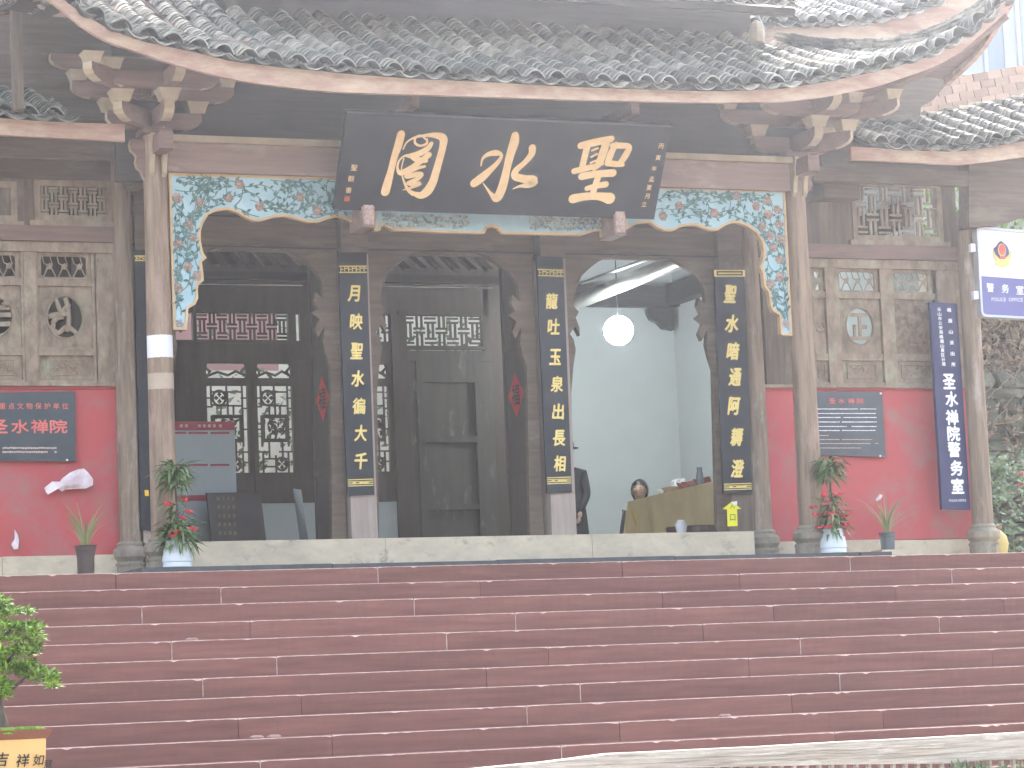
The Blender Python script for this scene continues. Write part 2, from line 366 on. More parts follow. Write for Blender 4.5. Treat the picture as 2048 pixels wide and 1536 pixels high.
while xx < x1p-.05:
    w_ = min(U(1.2, 1.9), x1p-xx)
    if x1p-xx-w_ < .3: w_ = x1p-xx
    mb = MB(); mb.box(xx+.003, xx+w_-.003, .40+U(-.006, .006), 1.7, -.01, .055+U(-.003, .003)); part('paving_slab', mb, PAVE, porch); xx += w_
flr = MB(); flr.box(5.9, 15.2, 2.12, 8.2, -.01, .05); flr.build('hall_floor', STONE, kind='structure')

# ================================================================== TEMPLE GATEHOUSE
T = thing('temple_gatehouse', 'weathered timber temple gatehouse with grey tiled sweeping roof and carved blue panels', 'temple gate')
XL, XR = 6.08, 12.30
def column(x, y, zb, zt, r0, r1, mt, base_h=.24, base_r=.17, bm_=BASES):
    prof = [(r0*(1+.012*math.sin(k*1.7)), zb+(zt-zb)*k/10) for k in range(11)]
    prof = [(r0+(r1-r0)*k/10*1.0+U(-.0015, .0015), z) for k, (r, z) in enumerate(prof)]
    mb = MB(); mb.lathe(x, y, prof, 20); c = part('column', mb, mt, T, smooth=True)
    b = MB(); h = zb
    b.lathe(x, y, [(base_r*.98, .0), (base_r*.98, h*.5)], 8)
    b.lathe(x, y, [(base_r*.86, h*.5+.001), (base_r*1.08, h*.62), (base_r*1.1, h*.78), (base_r*.9, h*.86), (base_r*.82, h*.88), (base_r*.86, h*.94), (base_r*.72, h)], 20)
    for k in range(8):
        a = 2*math.pi*(k+.5+.5)/8; aa = a
        rr = base_r*.98*math.cos(math.pi/8)
        cx_, cy_ = x+math.cos(aa)*rr, y+math.sin(aa)*rr; tx, ty = -math.sin(aa), math.cos(aa); hw = base_r*.30
        for sgn in (-1, 1):
            b.beam((cx_+tx*hw*sgn, cy_+ty*hw*sgn, .03), (cx_+tx*hw*sgn, cy_+ty*hw*sgn, h*.46), .02, .02)
        b.beam((cx_-tx*hw, cy_-ty*hw, h*.44), (cx_+tx*hw, cy_+ty*hw, h*.44), .02, .02)
    part('column_base', b, bm_, c)
    return c
cL = column(XL, YF, .34, 3.9, .118, .098, COLW, base_r=.17)
cR = column(XR, YF, .34, 3.9, .118, .098, COLW, base_r=.17)
column(6.0, YR-.06, .36, 4.0, .095, .088, COLG, base_r=.14)
column(12.24, YR-.06, .36, 4.0, .098, .09, COLG, base_r=.15)
column(at(1963, 1000, YR-.35)[0], YR-.35, .36, 3.45, .105, .09, COLG, base_r=.15)
column(3.75, YR-.35, .36, 3.45, .115, .1, COLG, base_r=.16)
def paper_band(px0, py0, px1, py1, Y, cx, r, mt, name, label, cat):
    a = XZ(px0, py0, Y); b = XZ(px1, py1, Y); mb = MB(); n = 24; z0, z1 = min(a[1], b[1]), max(a[1], b[1])
    vs = [];
    for k in range(n+1):
        t = math.pi*1.02*(k/n)+math.pi*.99; j = U(-.004, .004)
        vs += [(cx+r*math.cos(t), YF+r*math.sin(t), z0+j), (cx+r*math.cos(t), YF+r*math.sin(t), z1+j*.7)]
    mb.add(vs, [(2*k, 2*k+2, 2*k+3, 2*k+1) for k in range(n)])
    o = mb.build(name, mt); o['label'] = label; o['category'] = cat; return o
paper_band(293, 672, 350, 717, YF, XL, .112, PAPER, 'paper_notice', 'blank white paper sheet wrapped round the front left column', 'paper notice')
paper_band(297, 748, 345, 780, YF, XL, .1128, mat('faded_paper', (.5, .4, .32), (.42, .33, .26), scale=5), 'faded_paper_strip', 'faded tan paper strip pasted below the white sheet on the column', 'paper strip')

# ---- main beams
bz0, bz1 = XZ(900, 362, YF-.1)[1]+.01, XZ(500, 290, YF-.1)[1]
mb = MB(); mb.box(XL+.09, XR-.09, YF-.10, YF+.1, bz0, bz1); part('architrave_beam', mb, PINKW, T)
mb = MB(); mb.box(XL+.07, XR-.07, YF-.15, YF+.13, bz1+.003, bz1+.06); part('beam_moulding', mb, CREAM, T)
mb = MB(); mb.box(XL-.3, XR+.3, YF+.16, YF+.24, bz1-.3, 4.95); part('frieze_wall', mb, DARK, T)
for x in (XL, XR):                                     # beams from front to rear columns and out to the wings
    mb = MB(); mb.box(x-.07, x+.07, YF+.1, YR-.1, bz1-.26, bz1-.02); part('tie_beam', mb, BRWN, T)
    for s in (-1, 1):
        mb = MB(); mb.box(x-.06*1, x+.06, YF-.42, YF-.1, bz1-.12, bz1+.03)
        if s == 1: part('beam_end', mb, REDB, T)
# carved curling brackets at column heads (cream edged)
def scroll(x, s, y):
    z = bz1+.03
    prof = [(0, 0), (.17, 0), (.19, -.05), (.175, -.11), (.13, -.14), (.11, -.17), (.125, -.22), (.105, -.28), (.06, -.31), (.035, -.37), (.0, -.4)]
    mb = MB(); mb.poly([[(x+s*(.085+p[0]*.75), z+p[1]*.9) for p in prof]], y-.035, y+.035, 0, 1)
    return recalc(part('scroll_bracket', mb, [REDB, CREAM], T))
for x in (XL, XR):
    for s in (-1, 1):
        if (x == XL and s == 1) or (x == XR and s == -1): continue
        scroll(x, s, YF)
    mb = MB(); pr = [(0, 0), (.2, 0), (.2, -.06), (.15, -.12), (.16, -.2), (.1, -.3), (.07, -.42), (.0, -.46)]
    for dx in (-.055, .055):
        mb.poly([[(YF-.09-p[0]*.5, bz1+.06+p[1]*.8) for p in pr]], x+dx-.02, x+dx+.02, 0, 0, fn=lambda a, z, y: (y, a, z))
    recalc(part('column_head_bracket', mb, CREAM, T))

# ---- pale blue carved panel under the beam
PL = [(338,347),(346.6,659),(372,659),(374,640),(375,617),(389,609),(395,597),(394,579),(396.5,568),(406,561),(405,545),(402,524),(412,516),(405,506),(400,482),(400,462),(405,446),(416,428.5),(432,421),(456,418.6),(474,424),(494,436),(507,441),(522.6,441),(547,434),(569,432),(591,437),(615.6,443.6),(638,443.6),(658,436),(675,433),(695,437),(713,448),(720,440),(720,358)]
PRr = [(1250,460),(1275,446),(1299,444),(1316,455),(1330,461),(1346.5,461),(1361,453),(1377,450),(1391,450),(1407,455),(1421,460),(1435,460),(1449,451),(1463.5,445),(1476,445),(1496,453),(1512,464),(1524,483),(1528,503),(1525,523),(1520,534.5),(1526,548),(1528,572),(1537,584),(1541,612),(1546,622),(1559.5,631),(1561.5,667),(1564.5,670),(1583,671),(1568.5,382),(1250,373)]
PC = [(748,461),(759,461),(763,449),(787,460),(821,461),(889,465),(968,466.5),(973,456),(983,453),(995,456),(1005,466.5),(1163,470),(1193,460),(1204,461),(1204,473),(1222,475),(1222,400),(748,385)]
YP = YF-.02
def to_xz(l, Y): return [XZ(a, b, Y) for a, b in l]
def inset(poly_, d):
    n = len(poly_); ar = sum(poly_[i][0]*poly_[(i+1) % n][1]-poly_[(i+1) % n][0]*poly_[i][1] for i in range(n)); sg = 1 if ar > 0 else -1; out = []
    for i in range(n):
        a, b, c = poly_[i-1], poly_[i], poly_[(i+1) % n]
        def nn(p, q):
            dx, dz = q[0]-p[0], q[1]-p[1]; l = math.hypot(dx, dz) or 1; return (-dz/l*sg, dx/l*sg)
        n1, n2 = nn(a, b), nn(b, c); k = 1/max(.45, 1+n1[0]*n2[0]+n1[1]*n2[1])
        out.append((b[0]+(n1[0]+n2[0])*d*k, b[1]+(n1[1]+n2[1])*d*k))
    return out
def smooth_loop(l, keep):
    return l
def inside(poly_, x, z):
    c = False; n = len(poly_)
    for i in range(n):
        x1, z1 = poly_[i]; x2, z2 = poly_[(i+1) % n]
        if (z1 > z) != (z2 > z) and x < (x2-x1)*(z-z1)/(z2-z1)+x1: c = not c
    return c
def fret(pts, name, filig=False):
    loop = to_xz(pts, YP)
    mb = MB(); mb.poly([loop], YP, YP+.05); o = recalc(part(name, mb, BLUEP, T))
    mb = MB(); mb.poly([inset(loop, -.004), inset(loop, .018)], YP-.012, YP+.052); recalc(part('panel_edge', mb, TANE, o))
    return o, loop
def rose(px, py, par, mt=ROSE, s=1.0):
    x, z = XZ(px, py, YP); mb = MB(); r = .046*s*U(.9, 1.15)
    for ring, (rr, n, d) in enumerate(((1, 6, .006), (.68, 5, .014), (.36, 4, .021))):
        for k in range(n):
            a = 2*math.pi*k/n+ring*.5+U(-.1, .1); c, s_ = math.cos(a), math.sin(a); q = r*rr
            p = [(x+c*q*.15, z+s_*q*.15), (x+c*q*.7-s_*q*.5, z+s_*q*.7+c*q*.5), (x+c*q*1.05, z+s_*q*1.05), (x+c*q*.7+s_*q*.5, z+s_*q*.7-c*q*.5)]
            mb.add([(p[0][0], YP-d-.008, p[0][1]), (p[1][0], YP-d+.004, p[1][1]), (p[2][0], YP-d-.006, p[2][1]), (p[3][0], YP-d+.004, p[3][1])], [(0,1,2),(0,2,3)])
    mb.lathe(0, 0, [(0.0001, 0), (r*.35, 0)], 5) if False else None
    return part('rose', mb, mt, par)
def vines(par, loop, seeds, roses, nleaf=1.0):
    inn = inset(loop, .03); st = MB(); lv = MB()
    rw = [XZ(a, b, YP) for a, b in roses]
    for (px, py), ang, ln in seeds:
        x, z = XZ(px, py, YP); a = math.radians(ang); pts = [(x, YP-.006, z)]; turn = U(-.3, .3); side = 1
        for k in range(int(ln/.025)):
            turn += U(-.5, .5); turn *= .9; a += turn*.3
            nx, nz = x+math.cos(a)*.025, z+math.sin(a)*.025
            tries = 0
            while not inside(inn, nx, nz) and tries < 12:
                a += .5*side; tries += 1; nx, nz = x+math.cos(a)*.025, z+math.sin(a)*.025
                turn = 0
            if tries >= 12: break
            x, z = nx, nz; pts.append((x, YP-.006, z))
            if k % 2 == 0 and R_() < .8*nleaf:
                side = -side; la = a+side*U(.5, 1.1)
                if min([9]+[math.hypot(x-q[0], z-q[1]) for q in rw]) > .03:
                    l = U(.045, .07); lx, lz = x+math.cos(la)*l, z+math.sin(la)*l
                    if inside(loop, lx, lz):
                        lv.leaf((x, YP-.008, z), (math.cos(la), -.12, math.sin(la)), (0, -1, 0), l, l*.48, -.05)
        if len(pts) > 2: st.tube(pts, .0042, 4)
    part('vine_stem', st, VINE, par, kind='stuff'); part('carved_leaves', lv, VINE, par, kind='stuff')
def zl(l, ox, oy, s): return [(ox+a/s, oy+b/s) for a, b in l]
rl = zl([(105,255),(315,300),(575,255),(670,130),(855,330),(1215,245),(1375,365),(215,490),(245,610),(120,665),(205,875),(290,960),(115,1070)], 330, 340, 4.517)
pL, lpL = fret(PL, 'carved_flower_panel')
for a, b in rl: rose(a, b, pL)
rose(358, 648, pL, ROSEG, .8)
sd_l = [((350, 380), -20, .7), ((420, 365), 10, .9), ((500, 400), -10, .8), ((580, 365), 15, .8), ((620, 430), 10, .6), ((370, 520), 80, .6), ((352, 560), 70, .6), ((395, 440), 80, .5), ((352, 600), 80, .8), ((352, 500), 60, .7), ((380, 470), 100, .6), ((350, 430), 20, .8), ((360, 360), -40, .7), ((400, 380), 10, 1.0), ((430, 400), 20, .9), ((480, 370), -20, .9), ((520, 420), 30, .8), ((560, 380), 0, .9), ((600, 420), 40, .8), ((640, 375), -30, .7), ((660, 420), 10, .5), ((365, 560), 90, .6), ((385, 590), 100, .5), ((345, 400), -50, .5), ((450, 355), -10, .9), ((380, 410), 60, .5), ((540, 360), -8, .8), ((690, 420), 150, .6), ((362, 630), 85, .6), ((375, 540), 95, .6)]
vines(pL, lpL, sd_l, rl)
rr_ = zl([(175,310),(335,205),(685,280),(905,110),(1100,210),(1210,160),(1310,245),(1215,295),(1160,410),(1325,390),(1240,500),(1350,545),(1265,620),(1330,740),(1335,915),(1240,985)], 1290, 370, 4.955)
pR, lpR = fret(PRr, 'carved_flower_panel')
for a, b in rr_: rose(a, b, pR, ROSE, 1.05)
rose(1571, 648, pR, ROSEG, .9)
sd_r = [((1350, 440), 5, .7), ((1390, 430), 20, .7), ((1420, 390), -10, .8), ((1510, 395), -20, .6), ((1540, 440), -70, .7), ((1560, 530), -80, .7), ((1545, 575), -80, .6), ((1560, 470), -95, .6), ((1310, 400), 0, .6), ((1330, 395), -5, .9), ((1340, 430), 10, .9), ((1400, 400), -20, .8), ((1430, 430), 20, .8), ((1480, 395), 0, .7), ((1500, 430), -20, .7), ((1540, 400), -80, .8), ((1560, 440), -95, .9), ((1545, 480), -80, .8), ((1535, 530), -85, .7), ((1560, 560), -90, .7), ((1550, 600), -80, .5), ((1290, 430), 30, .6), ((1360, 410), 5, .9), ((1460, 430), -5, .6), ((1555, 500), 90, .6), ((1565, 620), -100, .5), ((1530, 560), -70, .5)]
vines(pR, lpR, sd_r, rr_)
pC, lpC = fret(PC, 'carved_centre_panel')
for (a, b) in ((765, 935), (1060, 1205)):
    mb = MB(); n = 40
    for k in range(n):
        for r in range(3):
            px = a+(b-a)*(k+R_())/n; py = 432+r*9+U(-3, 3)+(px-765)*.018
            x, z = XZ(px, py, YP); mb.box(x-.013, x+.013, YP-.012-U(0, .006), YP-.001, z-.011, z+.011)
    part('filigree_relief', mb, FILIG, pC, kind='stuff')
for px, py0, py1, nm in ((734.5, 417, 455, 0), (1237, 430, 470, 1)):
    a = XZ(px, py0-8, .62); b = XZ(px, py1, .62); mb = MB(); mb.box(a[0]-.06, a[0]+.06, .60, .95, b[1], a[1]+.03); part('plaque_bracket', mb, PINKW, T)
    mb = MB(); mb.poly([[(a[0]-.045, b[1]+.02), (a[0]+.045, b[1]+.02), (a[0]+.045, a[1]-.01), (a[0]-.045, a[1]-.01)]], .585, .599); part('carved_rosette', mb, mat('rosette', (.5, .36, .31), (.3, .2, .18), scale=40, bump=1, detail=2), T)

# ---- arcade wall with three carved arches behind the porch
A3 = [(1147,1065),(1141,787),(1145,735),(1150,700),(1146,680),(1138,668),(1149,654),(1158,672),(1157,655),(1150,636),(1156,624),(1146,613),(1147,589),(1155,563),(1167,545),(1203,518),(1264,506),(1333,514),(1385,545),(1407,577),(1409,609),(1396,596),(1393,612),(1401,628),(1390,636),(1404,648),(1396,668),(1402,682),(1413,660),(1411,690),(1416,712),(1425,740),(1433,1061)]
arc = [XZ(a, b, YR) for a, b in A3]
zth = .345
arc[0] = (arc[0][0], zth-.02); arc[-1] = (arc[-1][0], zth-.02)
pitch_ = 1.945
topz = bz1-.05
holes = [[(x-pitch_*k, z) for x, z in arc] for k in range(3)]
# fret frames: each bay a carved arch board
for k in range(3):
    h = holes[k]; xa, xb = min(p[0] for p in h)-.13, max(p[0] for p in h)+.13
    xa, xb = h[0][0]-.14, h[-1][0]+.14
    outer = [(xa, zth-.02)] + h[1:-1]
    loop = [(xa, zth), (h[0][0], zth)] + h[1:-1] + [(h[-1][0], zth), (xb, zth), (xb, topz), (xa, topz)]
    mb = MB(); mb.poly([loop], YR-.02, YR+.05); recalc(part('carved_arch_board', mb, BRWN, T))
    # thin moulding following the arch
    st = [p for p in h[12:21]]
    mb = MB(); mb.tube([(p[0], YR-.022, p[1]) for p in catmull(st, 4)], .009, 5); part('arch_moulding', mb, BRWN, T)
mb = MB(); mb.box(6.0, 12.3, YR+.06, YR+.12, 3.0, bz1+.5); part('lintel_wall', mb, BRWN, T)
for z in (3.02, 3.3, 3.46):
    mb = MB(); mb.box(6.05, 12.25, YR-.045, YR-.022, z, z+.012); part('lintel_groove', mb, DARK, T)
PX = [XZ(307, 1000, YR)[0]+.0, XZ(720.5, 1000, YR)[0], XZ(1118, 1000, YR)[0], XZ(1476, 1000, YR)[0]]
for i, x in enumerate(PX):
    zs_p = XZ(900, 516, YR)[1]; mb = MB(); mb.box(x-.125, x+.125, YR-.10, YR+.11, zth, zs_p); part('pilaster', mb, PILM if i < 3 else BRWV, T)
    mb = MB(); mb.box(x-.13, x+.13, YR-.105, YR+.11, zs_p+.002, topz); part('pilaster_head', mb, BRWN, T)
# threshold stones
th = [5.98+.14, 8.35, 10.4, 12.1]
for a, b in zip(th, th[1:]):
    mb = MB(); mb.box(a+.002, b-.002, YR-.16+U(-.004, .004), YR+.14, .056, zth-.002); part('threshold_stone', mb, STONE, T)
# open door leaves behind pilasters, with strips
for i, x in enumerate(PX[:3]):
    if i == 0: continue
    mb = MB(); mb.box(x-.10, x-.055, YR+.12, YR+1.05, zth-.25, 3.1); lf = part('open_door_leaf', mb, DARKV, T)
    for (a, b, c, d) in ((YR+.15, YR+.2, .4, 3.05), (YR+.97, YR+1.02, .4, 3.05), (YR+.2, YR+.97, 1.0, 1.06), (YR+.2, YR+.97, 2.2, 2.27)):
        m2 = MB(); m2.box(x-.112, x-.101, a, b, c, d); part('leaf_rail', m2, DARKV, lf)
# ---- wood side wall between rear right column and wing
def wing(x0, x1, panels, right):
    W = []
    mb = MB(); mb.box(x0, x1, YR-.02, YR+.1, .3, XZ(1700, 778, YR)[1]); w_ = part('red_wall', mb, REDWALL, T)
    mb = MB(); mb.box(x0, x1, YR-.035, YR+.1, XZ(1700, 778, YR)[1]+.001, XZ(1700, 773, YR)[1]+.012); part('red_wall_coping', mb, mat('coping_red', (.36, .12, .115), (.3, .1, .1)), T)
zRW = XZ(1700, 778, YR)[1]
zb_ = .24
for (a, b) in ((2.6, 5.93), (12.33, 14.66)):
    mb = MB(); mb.box(a, b, YR-.02, YR+.08, zb_, zRW-.02); part('red_wall', mb, REDWALL, T)
    mb = MB(); mb.box(a, b, YR-.034, YR+.08, zRW-.018, zRW+.004); part('wall_coping', mb, REDWALL, T)
    x = a
    while x < b-.01:
        w_ = min(U(.9, 1.3), b-x)
        mb = MB(); mb.box(x+.002, x+w_-.002, YR-.06+U(-.006, .006), YR+.09, -.01, zb_+U(-.012, .01)); part('plinth_stone', mb, STONE, T); x += w_
def rectpx(x0, y0, x1, y1, Y=YR):
    a = XZ(x0, y1, Y); b = XZ(x1, y0, Y); return a[0], b[0], a[1], b[1]
def frame(mb, x0, x1, z0, z1, t, y0, y1):
    mb.poly([[(x0, z0), (x1, z0), (x1, z1), (x0, z1)], [(x0+t, z0+t), (x1-t, z0+t), (x1-t, z1-t), (x0+t, z1-t)]], y0, y1)
def oval(cx, cz, rx, rz, n=28): return [(cx+rx*math.cos(2*math.pi*k/n), cz+rz*math.sin(2*math.pi*k/n)) for k in range(n)]
def lattice(par, x0, x1, z0, z1, y, mt, t=.018, rows=4, cols=5, pat=0):
    """interlocked short-bar lattice, every bar a piece"""
    cw, chh = (x1-x0)/cols, (z1-z0)/rows
    for r in range(rows):
        for c in range(cols):
            xa, za = x0+c*cw, z0+r*chh
            mb = MB()
            if (r+c) % 2 == 0:
                mb.box(xa, xa+cw, y, y+.025, za+chh*.3-t/2, za+chh*.3+t/2)
                mb.box(xa, xa+cw, y, y+.025, za+chh*.72-t/2, za+chh*.72+t/2)
            else:
                mb.box(xa+cw*.3-t/2, xa+cw*.3+t/2, y-.002, y+.023, za-chh*.25, za+chh*1.25)
                mb.box(xa+cw*.72-t/2, xa+cw*.72+t/2, y-.002, y+.023, za-chh*.25, za+chh*1.25)
            mb.v = [(min(max(v[0], x0), x1), v[1], min(max(v[2], z0), z1)) for v in mb.v]
            part('lattice_bar', mb, mt, par)
def carved_panel(px0, px1, style, char=None):
    """a tall three-field carved shutter on the wall line; px columns"""
    y_ = (YR-.03, YR+.03)
    X0, X1 = XZ(px0, 650, YR)[0], XZ(px1, 650, YR)[0]
    z = [XZ(1715, v, YR)[1] for v in (525, 540, 585, 598, 708, 722, 763, 772)]
    off = 0 if px0 > 1000 else (XZ(120, 700, YR)[1]-XZ(1715, 708, YR)[1])*0
    zt, z1t, z1b, z2t, z2b, z3t, z3b, zb = z
    shut = None
    mb = MB(); frame(mb, X0, X1, zb, zt, .035, *y_); shut = recalc(part('carved_shutter', mb, CARV, T))
    for a, b in ((z2t, z1b), (z3t, z2b)):
        mb = MB(); mb.box(X0+.03, X1-.03, YR-.034, YR+.028, a, b); part('shutter_rail', mb, CARV, shut)
    xi0, xi1 = X0+.04, X1-.04
    # top field: openwork
    mb = MB(); cx, cz = (xi0+xi1)/2, (z1t+z1b)/2; hw, hh = (xi1-xi0)/2-.035, (z1t-z1b)/2-.02
    rnd = [(cx+hw*max(-1, min(1, 1.35*math.cos(a))), cz+hh*max(-1, min(1, 1.35*math.sin(a)))) for a in [2*math.pi*k/28 for k in range(28)]]
    mb.poly([[(xi0-.01, z1b), (xi1+.01, z1b), (xi1+.01, z1t+.01), (xi0-.01, z1t+.01)], rnd], YR+.0, YR+.028); recalc(part('openwork_board', mb, CARV, shut))
    sc = MB()
    for k in range(3):
        x_ = cx+(k-1)*hw*.66
        sc.tube([(x_-.05, YR, cz-hh), (x_-.02, YR-.005, cz-hh*.3), (x_+.03, YR-.005, cz+hh*.2), (x_+.01, YR, cz+hh)], .007, 5)
        sc.tube([(x_+.06, YR, cz-hh), (x_+.02, YR-.005, cz-hh*.1), (x_-.045, YR-.005, cz+hh*.3), (x_-.06, YR, cz+hh)], .006, 5)
        sc.lathe(x_, 0, [(.001, 0), (.02, 0)], 6) if False else None
        q = MB()
        for m_ in range(5):
            a = m_*1.257; sc.leaf((x_, YR-.008, cz), (math.cos(a), -.1, math.sin(a)), (0, -1, 0), .035, .03, 0)
    part('openwork_scroll', sc, CARV, shut)
    cz = (z2t+z2b)/2; hh = (z2t-z2b)/2; hw2 = (xi1-xi0)/2
    mb = MB()
    if style == 'relief':
        mb.box(xi0-.01, xi1+.01, YR-.01, YR+.02, z2b-.01, z2t+.01); part('carved_board', mb, CARVR, shut)
        sc = MB()
        for m_ in range(70):
            a = U(0, 6.28); r = math.sqrt(R_())*hw2*.9; x_, z_ = cx+r*math.cos(a), cz+.04+r*1.15*math.sin(a)
            sc.leaf((x_, YR-.012, z_), (math.cos(a+1.6), -.15, math.sin(a+1.6)), (0, -1, .1), U(.03, .06), .018, .1)
        sc.tube([(cx+hw2*.8*math.cos(a), YR-.012, cz+.04+hw2*.95*math.sin(a)) for a in [k*.26 for k in range(25)]], .006, 5)
        part('relief_carving', sc, CARVR, shut, kind='stuff')
    else:
        rx, rz = hw2*.66, hw2*.78
        hole = oval(cx, cz, rx, rz)
        mb.poly([[(xi0-.01, z2b-.01), (xi1+.01, z2b-.01), (xi1+.01, z2t+.01), (xi0-.01, z2t+.01)], hole], YR+.0, YR+.028); recalc(part('pierced_board', mb, CARV, shut))
        mb = MB(); mb.tube([(x_, YR-.014, z_) for x_, z_ in oval(cx, cz, rx*1.03, rz*1.03)+[oval(cx, cz, rx*1.03, rz*1.03)[0]]], .008, 5); part('ring_moulding', mb, CARV, shut)
        rc = MB()
        for m_ in range(60):
            a = U(0, 6.28); q_ = U(1.12, 1.5); x_, z_ = cx+rx*q_*math.cos(a), cz+rz*q_*math.sin(a)
            if xi0 < x_ < xi1 and z2b < z_ < z2t: rc.leaf((x_, YR-.006, z_), (math.cos(a+1.6), -.12, math.sin(a+1.6)), (0, -1, .1), U(.025, .05), .015, .1)
        part('relief_carving', rc, CARV, shut, kind='stuff')
        g_ = MB(); B = .028
        if char == 'zheng':
            g_.box(cx-rx*.8, cx+rx*.62, YR-.012, YR+.015, cz+rz*.55, cz+rz*.72)
            g_.box(cx-rx*.06, cx+rx*.12, YR-.011, YR+.014, cz-rz*.6, cz+rz*.56)
            g_.box(cx-rx*.9, cx+rx*.85, YR-.012, YR+.015, cz-rz*.74, cz-rz*.56)
            g_.box(cx-rx*.45, cx-rx*.27, YR-.011, YR+.014, cz-rz*.57, cz+rz*.1)
            g_.box(cx+rx*.11, cx+rx*.52, YR-.012, YR+.015, cz-rz*.12, cz+rz*.08)
        elif char == 'left':
            for s_ in ([(-.75, -.3), (-.3, .1), (.1, .5), (.3, .6)], [(-.95, .0), (-.4, .15), (.2, .15)], [(.05, .95), (.2, .4), (.2, -.2), (.1, -.7)], [(-.9, -.45), (-.4, -.75), (.1, -.45), (.6, -.75)], [(-.5, .9), (-.3, .4), (-.1, .1)], [(-.7, -.5), (-.6, -.1), (-.1, .0)]):
                g_.tube([(cx+a*rx, YR, cz+b*rz) for a, b in catmull([(a, b) for a, b in s_], 3)], .022, 6)
        else:
            for s_ in ([(-.9, .45), (.8, .5)], [(-.95, .05), (.9, .1)], [(-.9, -.45), (.85, -.4)], [(-.05, .95), (0, -.95)], [(-.5, .9), (-.8, .2)], [(.4, .8), (.7, .5)]):
                g_.beam((cx+s_[0][0]*rx, YR, cz+s_[0][1]*rz), (cx+s_[1][0]*rx, YR, cz+s_[1][1]*rz), .03, .04)
        part('pierced_character', g_, CARV, shut)
    # bottom field
    mb = MB(); mb.box(xi0-.01, xi1+.01, YR+.0, YR+.028, z3b-.005, z3t+.005); part('lower_board', mb, CARV, shut)
    mb = MB(); cz = (z3t+z3b)/2; frame(mb, cx-hw2*.72, cx+hw2*.72, cz-(z3t-z3b)*.36, cz+(z3t-z3b)*.36, .014, YR-.012, YR+.002); part('lower_frame', mb, CARV, shut)
    sc = MB()
    for m_ in range(24):
        a = U(0, 6.28); sc.leaf((cx+U(-.55, .55)*hw2, YR-.012, cz+U(-.2, .2)*(z3t-z3b)), (math.cos(a), -.2, math.sin(a)), (0, -1, 0), U(.03, .06), .014, .1)
    part('relief_carving', sc, CARVR, shut, kind='stuff')
carved_panel(1620, 1657, 'open', 'left'); carved_panel(1670, 1767, 'open', 'zheng'); carved_panel(1779, 1874, 'relief')
def cp_left(px0, px1, ch): carved_panel(px0, px1, 'open', ch)
cp_left(68, 192, 'left'); cp_left(-62, 50, 'deng'); carved_panel(-180, -70, 'relief')
def pxbox(x0, y0, x1, y1, ya, yb, mt, name, Y=YR, par=T):
    a, b, c, d = rectpx(x0, y0, x1, y1, Y); mb = MB(); mb.box(a, b, ya, yb, c, d); return part(name, mb, mt, par)
# mullions, rails, boards of the wings
for (x0, x1) in ((1657, 1670), (1767, 1779)): pxbox(x0, 528, x1, 772, YR-.045, YR+.04, CARV, 'mullion')
pxbox(1875, 520, 1925, 772, YR-.03, YR+.04, CARV, 'wall_board')
pxbox(1533, 520, 1571, 774, YR-.02, YR+.04, BRWV, 'wall_board'); pxbox(1571, 520, 1619, 774, YR-.024, YR+.04, BRWV, 'wall_board')
for (x0, x1) in ((50, 68), (-72, -62)): pxbox(x0, 490, x1, 770, YR-.045, YR+.04, CARV, 'mullion')
pxbox(193, 490, 242, 772, YR-.03, YR+.04, CARV, 'wall_board')
a, b, c, d = rectpx(1620, 483, 1925, 512)
for (xa, xb, dy) in ((12.33, 14.62, 0), (2.6, 5.93, 0)):
    mb = MB(); mb.box(xa, xb, YR-.06, YR+.05, 2.94, 3.03); part('shutter_head_rail', mb, CARV, T)
    mb = MB(); mb.box(xa, xb, YR-.10, YR+.06, 3.032, 3.17); part('red_lintel', mb, REDB, T)
    mb = MB(); mb.box(xa, xb, YR-.07, YR+.05, zRW+.005, zRW+.035); part('shutter_sill', mb, CARV, T)
def top_window(px0, px1, py0, py1):
    X0, X1, Z0, Z1 = rectpx(px0, py0, px1, py1)
    mb = MB(); frame(mb, X0-.05, X1+.05, Z0-.05, Z1+.05, .055, YR-.05, YR+.04); w_ = recalc(part('lattice_window', mb, CARV, T))
    mb = MB(); mb.box(X0-.1, X1+.1, YR-.09, YR+.03, Z0-.1, Z0-.052); part('window_sill', mb, CARV, w_)
    lattice(w_, X0, X1, Z0, Z1, YR-.02, CARV, .02, 4, 7)
    return X0, X1, Z0, Z1
wr = top_window(1711, 1868, 376, 472)
wl = top_window(78, 212, 376, 432)
top_window(-60, 20, 376, 432)
mb = MB(); mb.box(2.6, 5.93, YR-.04, YR+.04, wl[3]+.055, 4.2); part('upper_wall_board', mb, BRWN, T)
mb = MB(); mb.box(12.33, 14.7, YR-.04, YR+.04, wr[3]+.055, 4.2); part('upper_wall_board', mb, BRWN, T)
for (xa, xb) in ((12.33, wr[0]-.05), (wr[1]+.05, 14.62), (wl[1]+.05, 5.93), (4.75, wl[0]-.05)):
    mb = MB(); mb.box(xa, xb, YR-.035, YR+.04, 3.172, wr[3]+.053); part('window_side_board', mb, BRWV, T)
# long raking brace seen under the left wing eave
mb = MB(); p0, p1 = at(0, 330, 1.5), at(300, 330, 1.5); mb.box(3.5, 6.0, 1.3, 1.36, 3.68, 3.95); part('eave_tie_board', mb, BRWN, T)
# side wings continue behind: bright courtyard seen through lattice; right wing open at the back, dark sheet added behind the left

